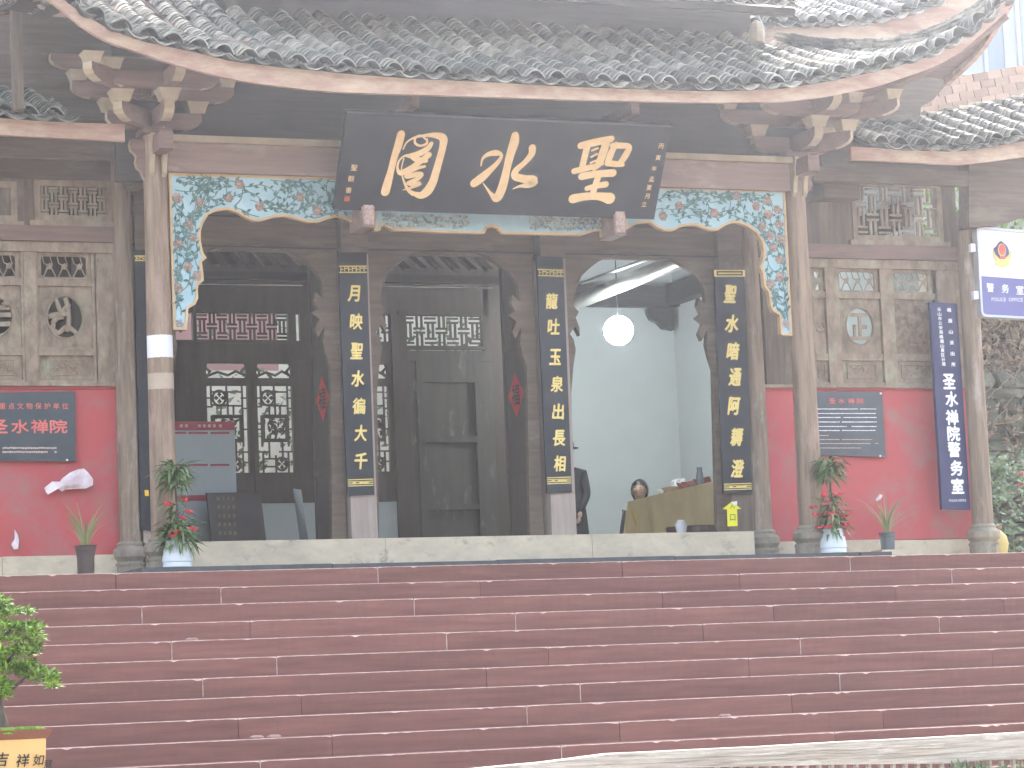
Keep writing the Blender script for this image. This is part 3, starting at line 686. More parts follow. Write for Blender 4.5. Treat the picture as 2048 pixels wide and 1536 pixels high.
# ---- bracket sets (dougong)
def block(par, x, y, z, s=1.0, mt=CREAM):
    a, b, h = .065*s, .1*s, .1*s; mb = MB()
    mb.add([(x-a, y-a, z), (x+a, y-a, z), (x+a, y+a, z), (x-a, y+a, z), (x-b*.8, y-b*.8, z+h*.55), (x+b*.8, y-b*.8, z+h*.55), (x+b*.8, y+b*.8, z+h*.55), (x-b*.8, y+b*.8, z+h*.55),
            (x-b, y-b, z+h), (x+b, y-b, z+h), (x+b, y+b, z+h), (x-b, y+b, z+h)],
           [(3,2,1,0),(0,1,5,4),(1,2,6,5),(2,3,7,6),(3,0,4,7),(4,5,9,8),(5,6,10,9),(6,7,11,10),(7,4,8,11),(8,9,10,11)])
    return part('bracket_block', mb, mt, par)
def arm(par, a, b, h=.15, w_=.09, mt=REDB):
    a, b = Vector(a), Vector(b); d = (b-a); L_ = d.length; d.normalize(); sdv = d.cross(Vector((0, 0, 1))).normalized()
    prof = [(0, h), (L_, h), (L_, h*.55), (L_-.03, h*.3), (L_-.09, h*.1), (L_-.16, 0), (.16, 0), (.09, h*.1), (.03, h*.3), (0, h*.55)]
    mb = MB()
    def fn(x, z, y): return tuple(a+d*x+sdv*y+Vector((0, 0, z)))
    mb.poly([prof], -w_/2, w_/2, 0, 0, fn=fn)
    mb.m = [1 if i >= len(mb.m)-len(prof) and (i-(len(mb.m)-len(prof))) in (1, 2, 3, 4, 6, 7, 8, 9) else 0 for i in range(len(mb.m))]
    return recalc(part('bracket_arm', mb, [mt, CREAM], par))
def bracket_set(x, s):
    e = bpy.data.objects.new('bracket_set', None); COL.objects.link(e); e.parent = T
    z = bz1+.07
    mb = MB(); mb.box(x-.13, x+.13, YF-.13, YF+.13, z, z+.05); part('cap_block', mb, REDB, e)
    z += .05
    arm(e, (x-.42, YF, z), (x+.42, YF, z)); arm(e, (x, YF-.55, z+.002), (x, YF+.2, z+.002)); arm(e, (x-.05*s, YF+.05, z+.004), (x+s*.42, YF-.42, z+.004))
    for p in ((x-.38, YF), (x+.38, YF), (x, YF-.5), (x+s*.38, YF-.38)): block(e, p[0], p[1], z+.152)
    z += .26
    arm(e, (x-.72, YF, z), (x+.72, YF, z), .14); arm(e, (x, YF-.95, z+.002), (x, YF+.2, z+.002), .14); arm(e, (x-.55, YF-.5, z+.004), (x+.45, YF-.5, z+.004), .13); arm(e, (x, YF, z+.006), (x+s*.75, YF-.75, z+.006), .14)
    for p in ((x-.66, YF), (x+.66, YF), (x, YF-.88), (x-.48, YF-.5), (x+.4, YF-.5), (x+s*.7, YF-.7)): block(e, p[0], p[1], z+.142, .9)
    z += .245
    arm(e, (x-.9, YF, z), (x+.9, YF, z), .13); arm(e, (x-.6, YF-.88, z), (x+.6, YF-.88, z), .1)
bracket_set(XL, -1); bracket_set(XR, 1)
for px, py in ((822, 208), (1262, 222)):
    x, z = XZ(px, py, .5); mb = MB(); mb.box(x-.04, x+.04, .4, 1.1, z-.05, z+.05); part('purlin_end', mb, REDB, T)

# ================================================================== ROOFS
YE = -.5
lo = [(60,-30),(99,0),(137,31),(171,58),(205,79),(273,103),(342,126),(410,145),(478,161),(547,171),(632,181),(700,185),(821,189),(992,194),(1163,200),(1350,204),(1460,205),(1569,203),(1655,193),(1757,172),(1840,144),(1877,130),(1924,103),(1965,66.5),(2001,36),(2029,5.5)]
up = [(88,-40),(130,0),(175,31),(222,58),(290,82),(376,99),(461,120),(547,131),(700,146),(821,155),(992,163),(1163,172.5),(1350,179),(1460,180),(1553,177),(1655,161),(1724,147),(1792,131),(1868,108),(1924,76),(1979,33),(2012,-4)]
LO = np.array(to_xz(lo, YE)); UP = np.array(to_xz(up, YE))
XT0, XT1 = LO[0][0], LO[-1][0]
def ez(x): return float(np.interp(x, UP[:, 0], UP[:, 1]))
def el(x): return float(np.interp(x, LO[:, 0], LO[:, 1]))
ZC = min(UP[:, 1])
def roofz(x, s):
    """height of the tile bed at plan distance s behind the eave"""
    lift = ez(x)-ZC
    return ZC+lift*max(0, 1-s/2.3)**1.6+.40*s+.045*s*s
main_roof = bpy.data.objects.new('main_roof', None); COL.objects.link(main_roof); main_roof.parent = T
fas = MB(); n = 90; vs = []
for k in range(n+1):
    x = XT0+(XT1-XT0)*k/n; zl_, zu = el(x), ez(x)-.01
    vs += [(x, YE, zl_), (x, YE, zu), (x, YE+.05, zu), (x, YE+.05, zl_)]
fs = []
for k in range(n):
    for j in range(4): fs.append((k*4+j, k*4+4+j, k*4+4+(j+1) % 4, k*4+(j+1) % 4))
fs += [(0, 1, 2, 3), (n*4+3, n*4+2, n*4+1, n*4)]
fas.add(vs, fs); recalc(part('eave_fascia', fas, FASC, main_roof))
def tile_mesh(wd, ln, rise, th=.011, up_=True, seg=6):
    mb = MB(); top = []; bot = []
    for j, yy in enumerate((0, ln)):
        ww = wd*(1-.1*j)
        for k in range(seg+1):
            t = k/seg*2-1; x = t*ww/2; z = rise*(1-t*t) if up_ else -rise*(1-t*t)
            top.append((x, yy, z+th)); bot.append((x*.96, yy, z))
    S = seg+1; vs = top+bot; fs = []; ms = []
    for k in range(seg):
        fs.append((k, k+1, S+k+1, S+k)); ms.append(0); fs.append((2*S+k+1, 2*S+k, 3*S+k, 3*S+k+1)); ms.append(0)
        fs.append((2*S+k, 2*S+k+1, k+1, k)); ms.append(1)
    fs.append((0, S, 3*S, 2*S)); ms.append(1); fs.append((seg, 2*S+seg, 3*S+seg, S+seg)); ms.append(1)
    mb.v = vs; mb.f = fs; mb.m = ms
    return mb
def mesh_of(mb, name, mats):
    me = bpy.data.meshes.new(name); me.from_pydata(mb.v, [], mb.f)
    for q in mats: me.materials.append(q)
    me.polygons.foreach_set('material_index', mb.m); me.update(); return me
COVER = tile_mesh(.172, .16, .064, .012); PAN = tile_mesh(.19, .19, .04, up_=False)
covers = [mesh_of(COVER, 'cover_tile', [TILE, TILEE])]
TP = .213; EXP = .078
def roof_field(par, xs0, xs1, zf, ye, smax, limit_pieces, skew=0.0, rowmax=None, pan_off=0.0):
    """courses of cover and pan tiles; first ones single objects, the rest joined"""
    single = []; rest = MB()
    nrow = int((xs1-xs0)/TP)
    for r in range(nrow+1):
        x0 = xs0+r*TP
        jx = U(-.008, .008)
        sm = smax(x0)
        ncr = int(sm/EXP)
        wig = U(-.006, .006)
        for c in range(-1, ncr):
            s = c*EXP*1.0
            z0, z1 = zf(x0, max(s, 0)), zf(x0, max(s, 0)+.17)
            if s < 0: z0 -= .03; z1 -= .03
            slope = math.atan2(z1-z0, .17)
            dzx = (zf(x0+.08, max(s, 0))-zf(x0-.08, max(s, 0)))/.16
            rx = slope-.13+U(-.03, .02); rz = U(-.06, .06); ry = -math.atan(dzx)+U(-.07, .07)
            pos = (x0+jx+wig*c*.3+U(-.006, .006)+skew*s, ye+s+U(-.012, .012)*(c > 0), z0+.05+U(0, .008))
            if c >= 0: single.append((c, pos, (rx, ry, rz)))
            # pan tile between rows
            xp = x0+TP/2; z0p = zf(xp, max(s, 0)); z1p = zf(xp, max(s, 0)+.17)
            Mx = Matrix.Translation((xp+skew*s+U(-.004, .004), ye+s-.02, z0p+.03+U(0, .006)-(.0 if s >= 0 else .02))) @ Matrix.Rotation(-math.atan(dzx), 4, 'Y') @ Matrix.Rotation(math.atan2(z1p-z0p, .17)-.13, 4, 'X')
            o = len(rest.v); rest.v += [tuple(Mx @ Vector(v)) for v in PAN.v]; rest.f += [tuple(i+o for i in f) for f in PAN.f]; rest.m += PAN.m
    single.sort(key=lambda q: q[0])
    for i, (c, pos, rot) in enumerate(single):
        if i < limit_pieces:
            o = bpy.data.objects.new('roof_tile', covers[0]); COL.objects.link(o); o.parent = par; o.location = pos; o.rotation_euler = rot
        else:
            Mx = Matrix.Translation(pos) @ Matrix.Rotation(rot[2], 4, 'Z') @ Matrix.Rotation(rot[1], 4, 'Y') @ Matrix.Rotation(rot[0], 4, 'X')
            o = len(rest.v); rest.v += [tuple(Mx @ Vector(v)) for v in COVER.v]; rest.f += [tuple(j+o for j in f) for f in COVER.f]; rest.m += COVER.m
    part('tile_courses', rest, [TILE, TILEE], par, kind='stuff')
XWL = XZ(452, 30, 1.4)[0]; XWR = XZ(1503, 70, 1.4)[0]
def smax_main(x):
    dr = XT1-x; dl = x-XT0
    return max(.05, min(2.6 if x < XWL else 1.95, dr*1.0, dl*1.0+1.6))
roof_field(main_roof, XT0+.12, XT1-.12, roofz, YE, smax_main, 300)
# tile bed / soffit
def bed(par, x0, x1, zf, ye, smax, dz0, dz1, mt, nm, nx=60, ns=10):
    mb = MB(); vs = []; fs = []
    for lay, dz in ((0, dz0), (1, dz1)):
        for i in range(nx+1):
            x = x0+(x1-x0)*i/nx
            for j in range(ns+1):
                s = smax(x)*j/ns; vs.append((x, ye+.02+s, zf(x, s)+dz))
    S = (nx+1)*(ns+1)
    for i in range(nx):
        for j in range(ns):
            a = i*(ns+1)+j; fs.append((a, a+ns+1, a+ns+2, a+1)); fs.append((S+a, S+a+1, S+a+ns+2, S+a+ns+1))
    for i in range(nx): a = i*(ns+1); fs.append((a, S+a, S+a+ns+1, a+ns+1)); a += ns; fs.append((a, a+ns+1, S+a+ns+1, S+a))
    for j in range(ns): a = j; fs.append((a, a+1, S+a+1, S+a)); a = nx*(ns+1)+j; fs.append((a, S+a, S+a+1, a+1))
    mb.add(vs, fs); return recalc(part(nm, mb, mt, par))
bed(main_roof, XT0+.02, XT1-.02, roofz, YE, lambda x: smax_main(x)+.02, .0, -.03, DARK, 'tile_bed')
for k in range(46):
    x = XT0+.15+(XT1-XT0-.3)*k/45; sm = smax_main(x)
    if sm < .25: continue
    mb = MB(); mb.beam((x, YE+.07, roofz(x, .07)-.065), (x, YE+sm, roofz(x, sm)-.065), .07, .05); part('rafter', mb, REDB, main_roof)
# hip corner: soffit, hip ridge and side eave at both ends
def corner(xt, s):
    zt = ez(xt); tip = Vector((xt, YE, zt))
    pts = []
    for k in range(15):
        t = k/14; d = t*1.62; x = xt-s*d; pts.append(Vector((x, YE+d, roofz(x, min(d, smax_main(x)))+.05)))
    for i in range(46):
        t = i/46; k = t*13.99; a = pts[int(k)].lerp(pts[int(k)+1], k-int(k)); d = (pts[int(k)+1]-pts[int(k)]).normalized()
        for lay in range(5):
            mb = MB(); c = a+Vector((U(-.012, .012), U(-.012, .012), .02+lay*.027+U(-.005, .005)))
            mb.beam(c-d*U(.07, .13), c+d*U(.07, .13)+Vector((0, 0, .014)), .13+U(-.03, .02), .017)
            part('ridge_tile', mb, [TILE], main_roof)
    # side eave going back from the tip
    n = 16; vs = []
    zs = []
    for k in range(n+1):
        d = k/n*1.2; xq = xt-s*d*1.0
        zf = el(xt)-(el(xt)-el(xt-s*min(d*1.25, 2.6)))*.62
        vs += [(xt-.03*d*s, YE+d, zf), (xt-.03*d*s, YE+d, zf+.13), (xt-.03*d*s-s*.05, YE+d, zf+.13), (xt-.03*d*s-s*.05, YE+d, zf)]; zs.append(zf)
    fs = []
    for k in range(n):
        for j in range(4): fs.append((k*4+j, k*4+4+j, k*4+4+(j+1) % 4, k*4+(j+1) % 4))
    mb = MB(); mb.add(vs, fs+[(0, 1, 2, 3), (n*4+3, n*4+2, n*4+1, n*4)]); recalc(part('side_fascia', mb, FASC, main_roof))
    # soffit surface between the diagonal and the side eave, slightly above fascia foot
    vs = []; m_ = 6
    for k in range(n+1):
        d = k/n*1.2
        for j in range(m_+1):
            t = j/m_; dd = d*t
            xx_ = xt-s*(.05+(1.6 if d > 1.6 else d)*t)
            za = zs[k]+.06; zb2 = roofz(xt-s*min(d, 1.5), min(d, 1.5))-.03
            vs.append((xx_, YE+d, za+(zb2-za)*t))
    fs = [(k*(m_+1)+j, (k+1)*(m_+1)+j, (k+1)*(m_+1)+j+1, k*(m_+1)+j+1) for k in range(n) for j in range(m_)]
    mb = MB(); mb.add(vs, fs); part('side_soffit', mb, REDB, main_roof)
    # side tiles (rows running down to the side eave)
    me = covers[0]
    for r in range(4):
        d = .25+r*TP
        L_ = min(d, 1.5)
        for c in range(int(L_/EXP)):
            q = c*EXP; t = q/max(L_, .01)
            k = min(n-1, int(d/1.2*n)); za = zs[k]+.14; zb2 = roofz(xt-s*L_, L_)+.02
            o = bpy.data.objects.new('roof_tile', me); COL.objects.link(o); o.parent = main_roof
            o.location = (xt-s*q, YE+d, za+(zb2-za)*t+.03); o.rotation_euler = (math.atan2(zb2-za, L_), 0, s*math.pi/2)
            if c > 2: break
    # hip rafter
    mb = MB(); q = Vector((XR if s > 0 else XL, YF, 4.42))
    P_ = [q.lerp(tip+Vector((-s*.06, .06, -.14)), t/8)+Vector((0, 0, -.22*math.sin(math.pi*t/8))) for t in range(9)]
    mb.tube(P_, [.075]*5+[.07, .065, .06, .05], 6); part('hip_rafter', mb, REDB, main_roof, smooth=True)
    mb = MB(); mb.lathe(0, 0, [(.03, 0), (.05, .05), (.02, .12)], 6)
corner(XT1, 1)
mb = MB(); mb.poly([[XZ(a, b, 1.7) for a, b in ((1690, 186), (1760, 168), (1850, 138), (1908, 118), (1896, 165), (1866, 200), (1842, 214), (1840, 242), (1690, 242))]], 1.7, 1.85); recalc(part('corner_gusset', mb, BRWN, T))
mb = MB(); mb.poly([[XZ(a, b, 1.7) for a, b in ((-60, -60), (-60, 240), (300, 240), (340, 175), (290, 110), (205, 76), (140, 28), (100, -30))]], 1.7, 1.85); recalc(part('corner_gusset', mb, BRWN, T))

# upper storey: dark wall and the next eave above
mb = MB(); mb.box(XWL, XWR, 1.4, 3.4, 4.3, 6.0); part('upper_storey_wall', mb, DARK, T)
upper_roof = bpy.data.objects.new('upper_roof', None); COL.objects.link(upper_roof); upper_roof.parent = T
zu = XZ(1000, 4, .3)[1]
mb = MB(); mb.box(XWL-.1, XWR-.1, .3, .36, zu+.04, zu+.1); part('eave_fascia', mb, DARK, upper_roof)
mb = MB(); mb.poly([[(.34, zu+.02), (2.4, zu+.95), (2.4, zu+1.0), (.34, zu+.07)]], XWL-.1, XWR-.1, fn=lambda a, z, y: (y, a, z)); recalc(part('tile_bed', mb, DARK, upper_roof))
roof_field(upper_roof, XWL-.05, XWR-.15, lambda x, s: zu+.1+.45*s, .24, lambda x: .55, 120)
# roof field behind the right hip
side_roof = bpy.data.objects.new('side_roof', None); COL.objects.link(side_roof); side_roof.parent = T
YS = 1.55
slp = np.array([XZ(a, b, YS) for a, b in ((1500, 60), (1560, 54), (1640, 55), (1700, 52), (1760, 46), (1820, 32), (1880, 8), (1940, -30), (2010, -80))])
def sz(x, s): return float(np.interp(x, slp[:, 0], slp[:, 1]))+.42*s
XA, XB = slp[0][0], slp[-1][0]
roof_field(side_roof, XA+.05, XB-.2, sz, YS, lambda x: 1.1, 150)
bed(side_roof, XA, XB, sz, YS, lambda x: 1.2, .0, -.14, FASC, 'tile_bed', 30, 6)
mb = MB(); vs = []
for k in range(31):
    x = XA+(XB-XA)*k/30; z = sz(x, 0); vs += [(x, YS-.03, z-.34), (x, YS-.03, z-.005), (x, YS+.02, z-.005), (x, YS+.02, z-.34)]
mb.add(vs, [(k*4+j, k*4+4+j, k*4+4+(j+1) % 4, k*4+(j+1) % 4) for k in range(30) for j in range(4)]); recalc(part('eave_fascia', mb, FASC, side_roof))
mb = MB(); p = at(1513, 55, 1.0); mb.lathe(p[0], 1.0, [(.07, p[2]-.15), (.08, p[2]-.05), (.06, p[2]+.03), (.02, p[2]+.07)], 8); part('ridge_end', mb, STONE, side_roof)
mb = MB(); mb.beam(at(1516, 30, .85), at(1530, 60, .85), .012, .012); part('white_rod', mb, WHT, side_roof)

# wing roofs
def wing_roof(nm, lop, upp, ye, smax, xa=None, xb=None, pieces=200):
    e = bpy.data.objects.new(nm, None); COL.objects.link(e); e.parent = T
    lo_ = np.array(to_xz(lop, ye)); up_ = np.array(to_xz(upp, ye))
    def zf(x, s): return float(np.interp(x, up_[:, 0], up_[:, 1]))+.36*s+.04*s*s
    x0, x1 = up_[0][0], up_[-1][0]
    roof_field(e, x0+.05, x1, zf, ye, smax, pieces)
    bed(e, x0, x1, zf, ye, smax, 0, -.03, DARK, 'tile_bed', 30, 6)
    vs = []; n = 30; xl0, xl1 = lo_[0][0], lo_[-1][0]
    for k in range(n+1):
        x = xl0+(xl1-xl0)*k/n; a = float(np.interp(x, lo_[:, 0], lo_[:, 1])); b = float(np.interp(x, up_[:, 0], up_[:, 1]))-.008
        vs += [(x, ye-.002, a), (x, ye-.002, b), (x, ye+.045, b), (x, ye+.045, a)]
    mb = MB(); mb.add(vs, [(k*4+j, k*4+4+j, k*4+4+(j+1) % 4, k*4+(j+1) % 4) for k in range(n) for j in range(4)]+[(0, 1, 2, 3), (n*4+3, n*4+2, n*4+1, n*4)]); recalc(part('eave_fascia', mb, FASC, e))
    s = smax(x0); mb_i = 0
    x = x0
    while x < x1:
        for lay in range(4):
            mb = MB(); z = zf(x, s)+.04+lay*.022+U(-.005, .005); mb.box(x+U(-.02, .02), x+.2+U(-.03, .03), ye+s-.07+U(-.02, .02), ye+s+.07, z, z+.016)
            part('ridge_tile', mb, TILE, e)
        x += .2
    for k in range(int((x1-x0)/.25)):
        xr = x0+.1+k*.25; mb = MB(); mb.beam((xr, ye+.06, zf(xr, .06)-.06), (xr, ye+s, zf(xr, s)-.06), .06, .05); part('rafter', mb, BRWN, e)
    return e
wing_roof('right_wing_roof', [(1703, 319.5), (1800, 324), (1919, 330), (1980, 323), (2048, 314), (2200, 285)], [(1755, 294), (1800, 299), (1912, 302), (1960, 296), (2048, 281), (2200, 250)], .75, lambda x: 1.15)
wing_roof('left_wing_roof', [(-260, 225), (-100, 240), (0, 270), (120, 276), (250, 283)], [(-260, 190), (-100, 215), (0, 234), (70, 240), (142, 243)], .75, lambda x: 1.15, pieces=150)
mb = MB(); mb.box(12.6, 19, YR-.6, YR-.5, 3.7, 3.85); part('wing_purlin', mb, BRWN, T)
mb = MB(); mb.box(14.9, 19, 1.46, 2.2, 3.55, 3.6); part('wing_corner_soffit', mb, BRWN, T)
mb = MB(); mb.poly([[XZ(a, b, 1.25) for a, b in ((1938, 455), (1975, 452), (2010, 446), (2048, 436), (2200, 390), (2200, 280), (2048, 305), (1938, 318))]], 1.25, 1.45); recalc(part('wing_corner_eave', mb, BRWN, T))
mb = MB(); mb.box(1.5, 5.9, 2.3, 2.5, 3.4, 8.2); part('dark_sky_screen', mb, DARK, T)  # dark sheet added to block the bright sky at the upper left
mb = MB(); mb.box(13.0, 13.4, 1.6, 2.2, 3.6, 4.55); part('side_gable_block', mb, BRWN, T)
# corner posts seen at far left edge
mb = MB(); p = at(33, 100, .6); mb.box(p[0]-.03, p[0]+.05, .58, .7, 3.95, 6); part('hanging_post', mb, BRWV, T)

# ================================================================== GATEHOUSE INTERIOR
YB = 6.0; YW = 8.0
zb8 = XZ(1350, 617, YW)[1]
xc = XZ(1350, 700, YW)[0]
XPW = XZ(1122, 800, YB)[0]
mb = MB(); mb.box(XPW, xc, YW, YW+.1, .05, zb8+.9); part('white_back_wall', mb, WHITEW, T)
mb = MB(); mb.box(xc, xc+.1, 2.15, YW+.1, .05, zb8+.9); part('white_side_wall', mb, WHITEW, T)
mb = MB(); mb.box(XPW+.01, 15.2, YW-.2, YW-.002, zb8, zb8+.25); part('wall_plate_beam', mb, DARK, T)
mb = MB(); mb.box(xc-.18, xc-.003, 2.3, YW-.2, zb8+.02, zb8+.25); part('side_plate_beam', mb, DARK, T)
cp = [XZ(a, b, YW-.25) for a, b in ((1292, 617), (1345, 617), (1345, 661), (1325, 658), (1312, 645), (1300, 640), (1294, 628))]
mb = MB(); mb.poly([cp], YW-.3, YW-.2); recalc(part('beam_corbel', mb, DARK, T))
# ceiling boards above, with pale painted purlins
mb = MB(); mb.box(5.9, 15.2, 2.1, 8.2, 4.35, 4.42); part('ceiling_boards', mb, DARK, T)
for (pxa, pya, pxb, pyb, r, mt_) in ((1350, 525, 1165, 600, .085, BEAMW), (1300, 516, 1180, 560, .02, WHT)):
    a = Vector(at(pxa, pya, 3.4)); b = Vector(at(pxb, pyb, 6.6)); mb = MB(); d = (b-a); mb.tube([a-d*.25, a, b, b+d*.15], r, 12); part('painted_purlin', mb, mt_, T, smooth=True)
for y in (4.2, 5.2): mb = MB(); mb.box(11.0, 15.2, y, y+.14, 4.05, 4.25); part('cross_beam', mb, DARK, T)
mb = MB(); mb.box(XPW-.1, XPW, YB-.1, YW+.1, .05, 4.4); part('partition_wall', mb, DARKV, T)
# rear timber wall with lattice doors
def B(x0, y0, x1, y1, mt, nm, ya=0, yb=.06, par=T):
    a = XZ((x0+x1)/2, y0, YB)[1]; b = XZ((x0+x1)/2, y1, YB)[1]; ym = (y0+y1)/2
    xa, xb = XZ(x0, ym, YB)[0], XZ(x1, ym, YB)[0]; mb = MB(); mb.box(xa, xb, YB+ya, YB+yb, b, a); return part(nm, mb, mt, par)
ZF5 = .05
def BX(x, y=800): return XZ(x, y, YB)[0]
def BZ(y, x=600): return XZ(x, y, YB)[1]
xw0 = BX(200)
# rails
zz = [BZ(v) for v in (575, 628, 682, 722, 757, 774, 945, 958, 1000)]
def RB(xa, xb, za, zb2, mt, nm, ya=0., yb=.06, par=T): mb = MB(); mb.box(xa, xb, YB+ya, YB+yb, za, zb2); return part(nm, mb, mt, par)
RB(xw0, BX(985), BZ(628), 4.35, DARKV, 'upper_boarding')
RB(xw0, BX(800), BZ(722), BZ(682), DARKV, 'transom_rail', -.02)
RB(xw0, BX(800), BZ(757), BZ(722)-.003, DARKV, 'transom_rail', -.01) if False else None
def leafdoor(x0, x1, hidden=False):
    X0, X1 = BX(x0), BX(x1)
    mb = MB(); z0, z1 = BZ(1006), BZ(722)
    loop = [(X0, z0), (X1, z0), (X1, z1), (X0, z1)]; t = .05
    ho = [(X0+t, BZ(945)), (X1-t, BZ(945)), (X1-t, BZ(772)), (X0+t, BZ(772))]
    ho2 = [(X0+t+.02, BZ(757)), (X1-t-.02, BZ(757)), (X1-t, BZ(748)), (X1-t, BZ(737)), (X1-t-.02, BZ(728)), (X0+t+.02, BZ(728)), (X0+t, BZ(737)), (X0+t, BZ(748))]
    mb.poly([loop, ho, ho2], YB-.03, YB+.03); dr = recalc(part('lattice_door', mb, DARKV, T))
    sc = MB(); zc = BZ(743); xa, xb = X0+t, X1-t
    sc.tube([(xa, YB, zc-.06), (xa+(xb-xa)*.3, YB, zc-.01), (xa+(xb-xa)*.55, YB, zc-.045), (xa+(xb-xa)*.75, YB, zc), (xb, YB, zc-.05)], .016, 5)
    sc.tube([(xa, YB, zc+.04), (xa+(xb-xa)*.12, YB, zc), (xa+.02, YB, zc-.05)], .022, 5); sc.tube([(xb, YB, zc+.05), (xb-(xb-xa)*.12, YB, zc), (xb-.02, YB, zc-.05)], .018, 5)
    part('openwork_scroll', sc, DARKV, dr)
    za, zb2 = BZ(945), BZ(772); w_ = xb-xa; h = zb2-za; t2 = .016
    bars = [(0, 1, .86, 'h'), (.2, .2, 0, 'v')]
    def hb(u0, u1, v): m_ = MB(); m_.box(xa+u0*w_, xa+u1*w_, YB-.012, YB+.012, za+v*h-t2/2, za+v*h+t2/2); part('lattice_bar', m_, DARKV, dr)
    def vb(u, v0, v1): m_ = MB(); m_.box(xa+u*w_-t2/2, xa+u*w_+t2/2, YB-.014, YB+.01, za+v0*h, za+v1*h); part('lattice_bar', m_, DARKV, dr)
    for u0, u1, v in ((.12, .9, .93), (0, .15, .86), (.85, 1, .86), (.12, .55, .78), (.4, .9, .77), (0, .15, .76), (.85, 1, .74), (.15, .9, .66), (.0, .15, .5), (.85, 1, .5), (.15, .88, .36), (0, .3, .24), (.6, 1, .24), (.15, .85, .16), (.1, .5, .07), (0, .14, .12), (.86, 1, .12)): hb(u0, u1, v)
    for u, v0, v1 in ((.12, .78, 1), (.5, .86, 1), (.88, .77, 1), (.12, .3, .66), (.88, .3, .77), (.52, .66, .93), (.35, .66, .78), (.66, .66, .78), (.14, 0, .24), (.86, 0, .24), (.5, 0, .2), (.32, .16, .36), (.7, .16, .36)): vb(u, v0, v1)
    # carved medallions
    for (u, v, r, k) in ((.32, .86, .07, 0), (.66, .1, .06, 0)):
        c = (xa+u*w_, za+v*h); m_ = MB(); ring = oval(c[0], c[1], r, r*1.15, 20); m_.tube([(p[0], YB, p[1]) for p in ring+[ring[0]]], .014, 5)
        for a in range(4): an = a*math.pi/2; m_.leaf((c[0]+.05*math.cos(an)*1.3, YB-.01, c[1]+.05*math.sin(an)*1.3), (-math.cos(an), 0, -math.sin(an)), (0, -1, 0), .06, .05, 0)
        part('round_medallion', m_, DARKV, dr)
    m_ = MB(); frame(m_, xa+.15*w_, xa+.85*w_, za+.37*h, za+.65*h, .02, YB-.02, YB+.02)
    for q in range(46):
        a = U(0, 6.28); m_.leaf((xa+U(.2, .8)*w_, YB-.012+U(-.01, .01), za+U(.4, .62)*h), (math.cos(a), 0, math.sin(a)), (0, -1, 0), .08, .03, 0)
    part('carved_centre', m_, DARKV, dr)
for a, b in ((262, 352), (403, 503), (504, 592)): leafdoor(a, b)
RB(xw0, BX(262), .05, BZ(722), DARKV, 'wall_board'); RB(BX(352), BX(403), .05, BZ(722), DARKV, 'door_post', -.04)
RB(BX(592), BX(700), .05, BZ(722), DARKV, 'wall_board'); RB(BX(785), BX(815), .05, BZ(628), DARKV, 'door_post', -.05)
RB(xw0, BX(800), .05, BZ(1006), GREYB, 'pale_plinth_wall', -.02, .08)
leafdoor(698, 784)
# transom windows
def transom(x0, x1, y0, y1, rows, cols):
    X0, X1, Z0, Z1 = BX(x0), BX(x1), BZ(y1), BZ(y0)
    mb = MB(); frame(mb, X0-.05, X1+.05, Z0-.04, Z1+.04, .04, YB-.03, YB+.04); w_ = recalc(part('transom_window', mb, DARKV, T)); lattice(w_, X0, X1, Z0, Z1, YB-.01, DARKV, .022, rows, cols)
transom(398, 578, 628, 681, 3, 9); transom(810, 966, 628, 690, 3, 7); transom(745, 790, 628, 690, 3, 2)
for (x0, x1) in ((352, 390), (588, 600)): pass
RB(BX(585), BX(597), BZ(682), BZ(628), DARKV, 'window_post'); RB(BX(605), BX(700), BZ(722), BZ(628), DARKV, 'wall_board', .001)
RB(xw0, BX(355), BZ(682), BZ(628), DARKV, 'wall_board'); RB(BX(966)+.05, XPW-.1, .05, 4.35, DARKV, 'wall_board')
# plank door
dz0, dz1 = .3, BZ(722, 900)
dx0, dx1 = BX(832), BX(962)
RB(BX(800), dx0-.002, .05, BZ(700), DOORM, 'door_jamb', -.03); RB(dx1+.002, BX(985), .05, BZ(700), DOORM, 'door_jamb', -.03); RB(BX(800), BX(985), BZ(722)+.002, BZ(700), DOORM, 'door_head', -.045)
pd = RB(dx0, dx1, .05, dz1, DOORM, 'plank_door', 0, .03)
for (za, zb2) in ((BZ(765, 900), BZ(722, 900)), (BZ(885, 900), BZ(872, 900)), (BZ(1020, 900), BZ(1008, 900)), (.06, .2)): RB(dx0, dx1, za, zb2-.002, DOORM, 'door_rail', -.04, -.001, pd)
for (xa, xb) in ((dx0, dx0+.08), (dx1-.08, dx1)): RB(xa, xb, .06, dz1-.003, DOORM, 'door_stile', -.043, -.003, pd)
# battens and light strip under the ceiling
for k in range(26):
    x = BX(250)+k*.19; mb = MB(); mb.beam((x, YB-.9, BZ(552)-.05), (x+.03, YB-.05, BZ(552)+.35), .085, .03); part('roof_batten', mb, BRWN, T)
mb = MB(); mb.box(BX(330), BX(985), YB-1.0, YB-.9, BZ(571)-.1, BZ(571)-.02); part('lower_purlin', mb, DARK, T)
for (x0, x1, y) in ((352, 606, 569), (765, 985, 574)):
    mb = MB(); a = at(x0, y-1, YB-1.05); b = at(x1, y+2, YB-1.05); mb.tube([a, b], .006, 5); o = mb.build('hanging_wire', WHT); o['label'] = 'pale wire strung across the %s bay under the rafters' % ('left' if x0 < 500 else 'middle'); o['category'] = 'wire'
mb = MB(); mb.box(5.86, 5.96, 2.0, 6.1, .05, 4.4); part('hall_side_wall', mb, DARKV, T)
mb = MB(); mb.box(1.5, 5.85, 3.2, 3.3, -.0, 4.4); part('dark_wing_screen', mb, DARKV, T)  # dark sheet added so the left shutter openings come out dark

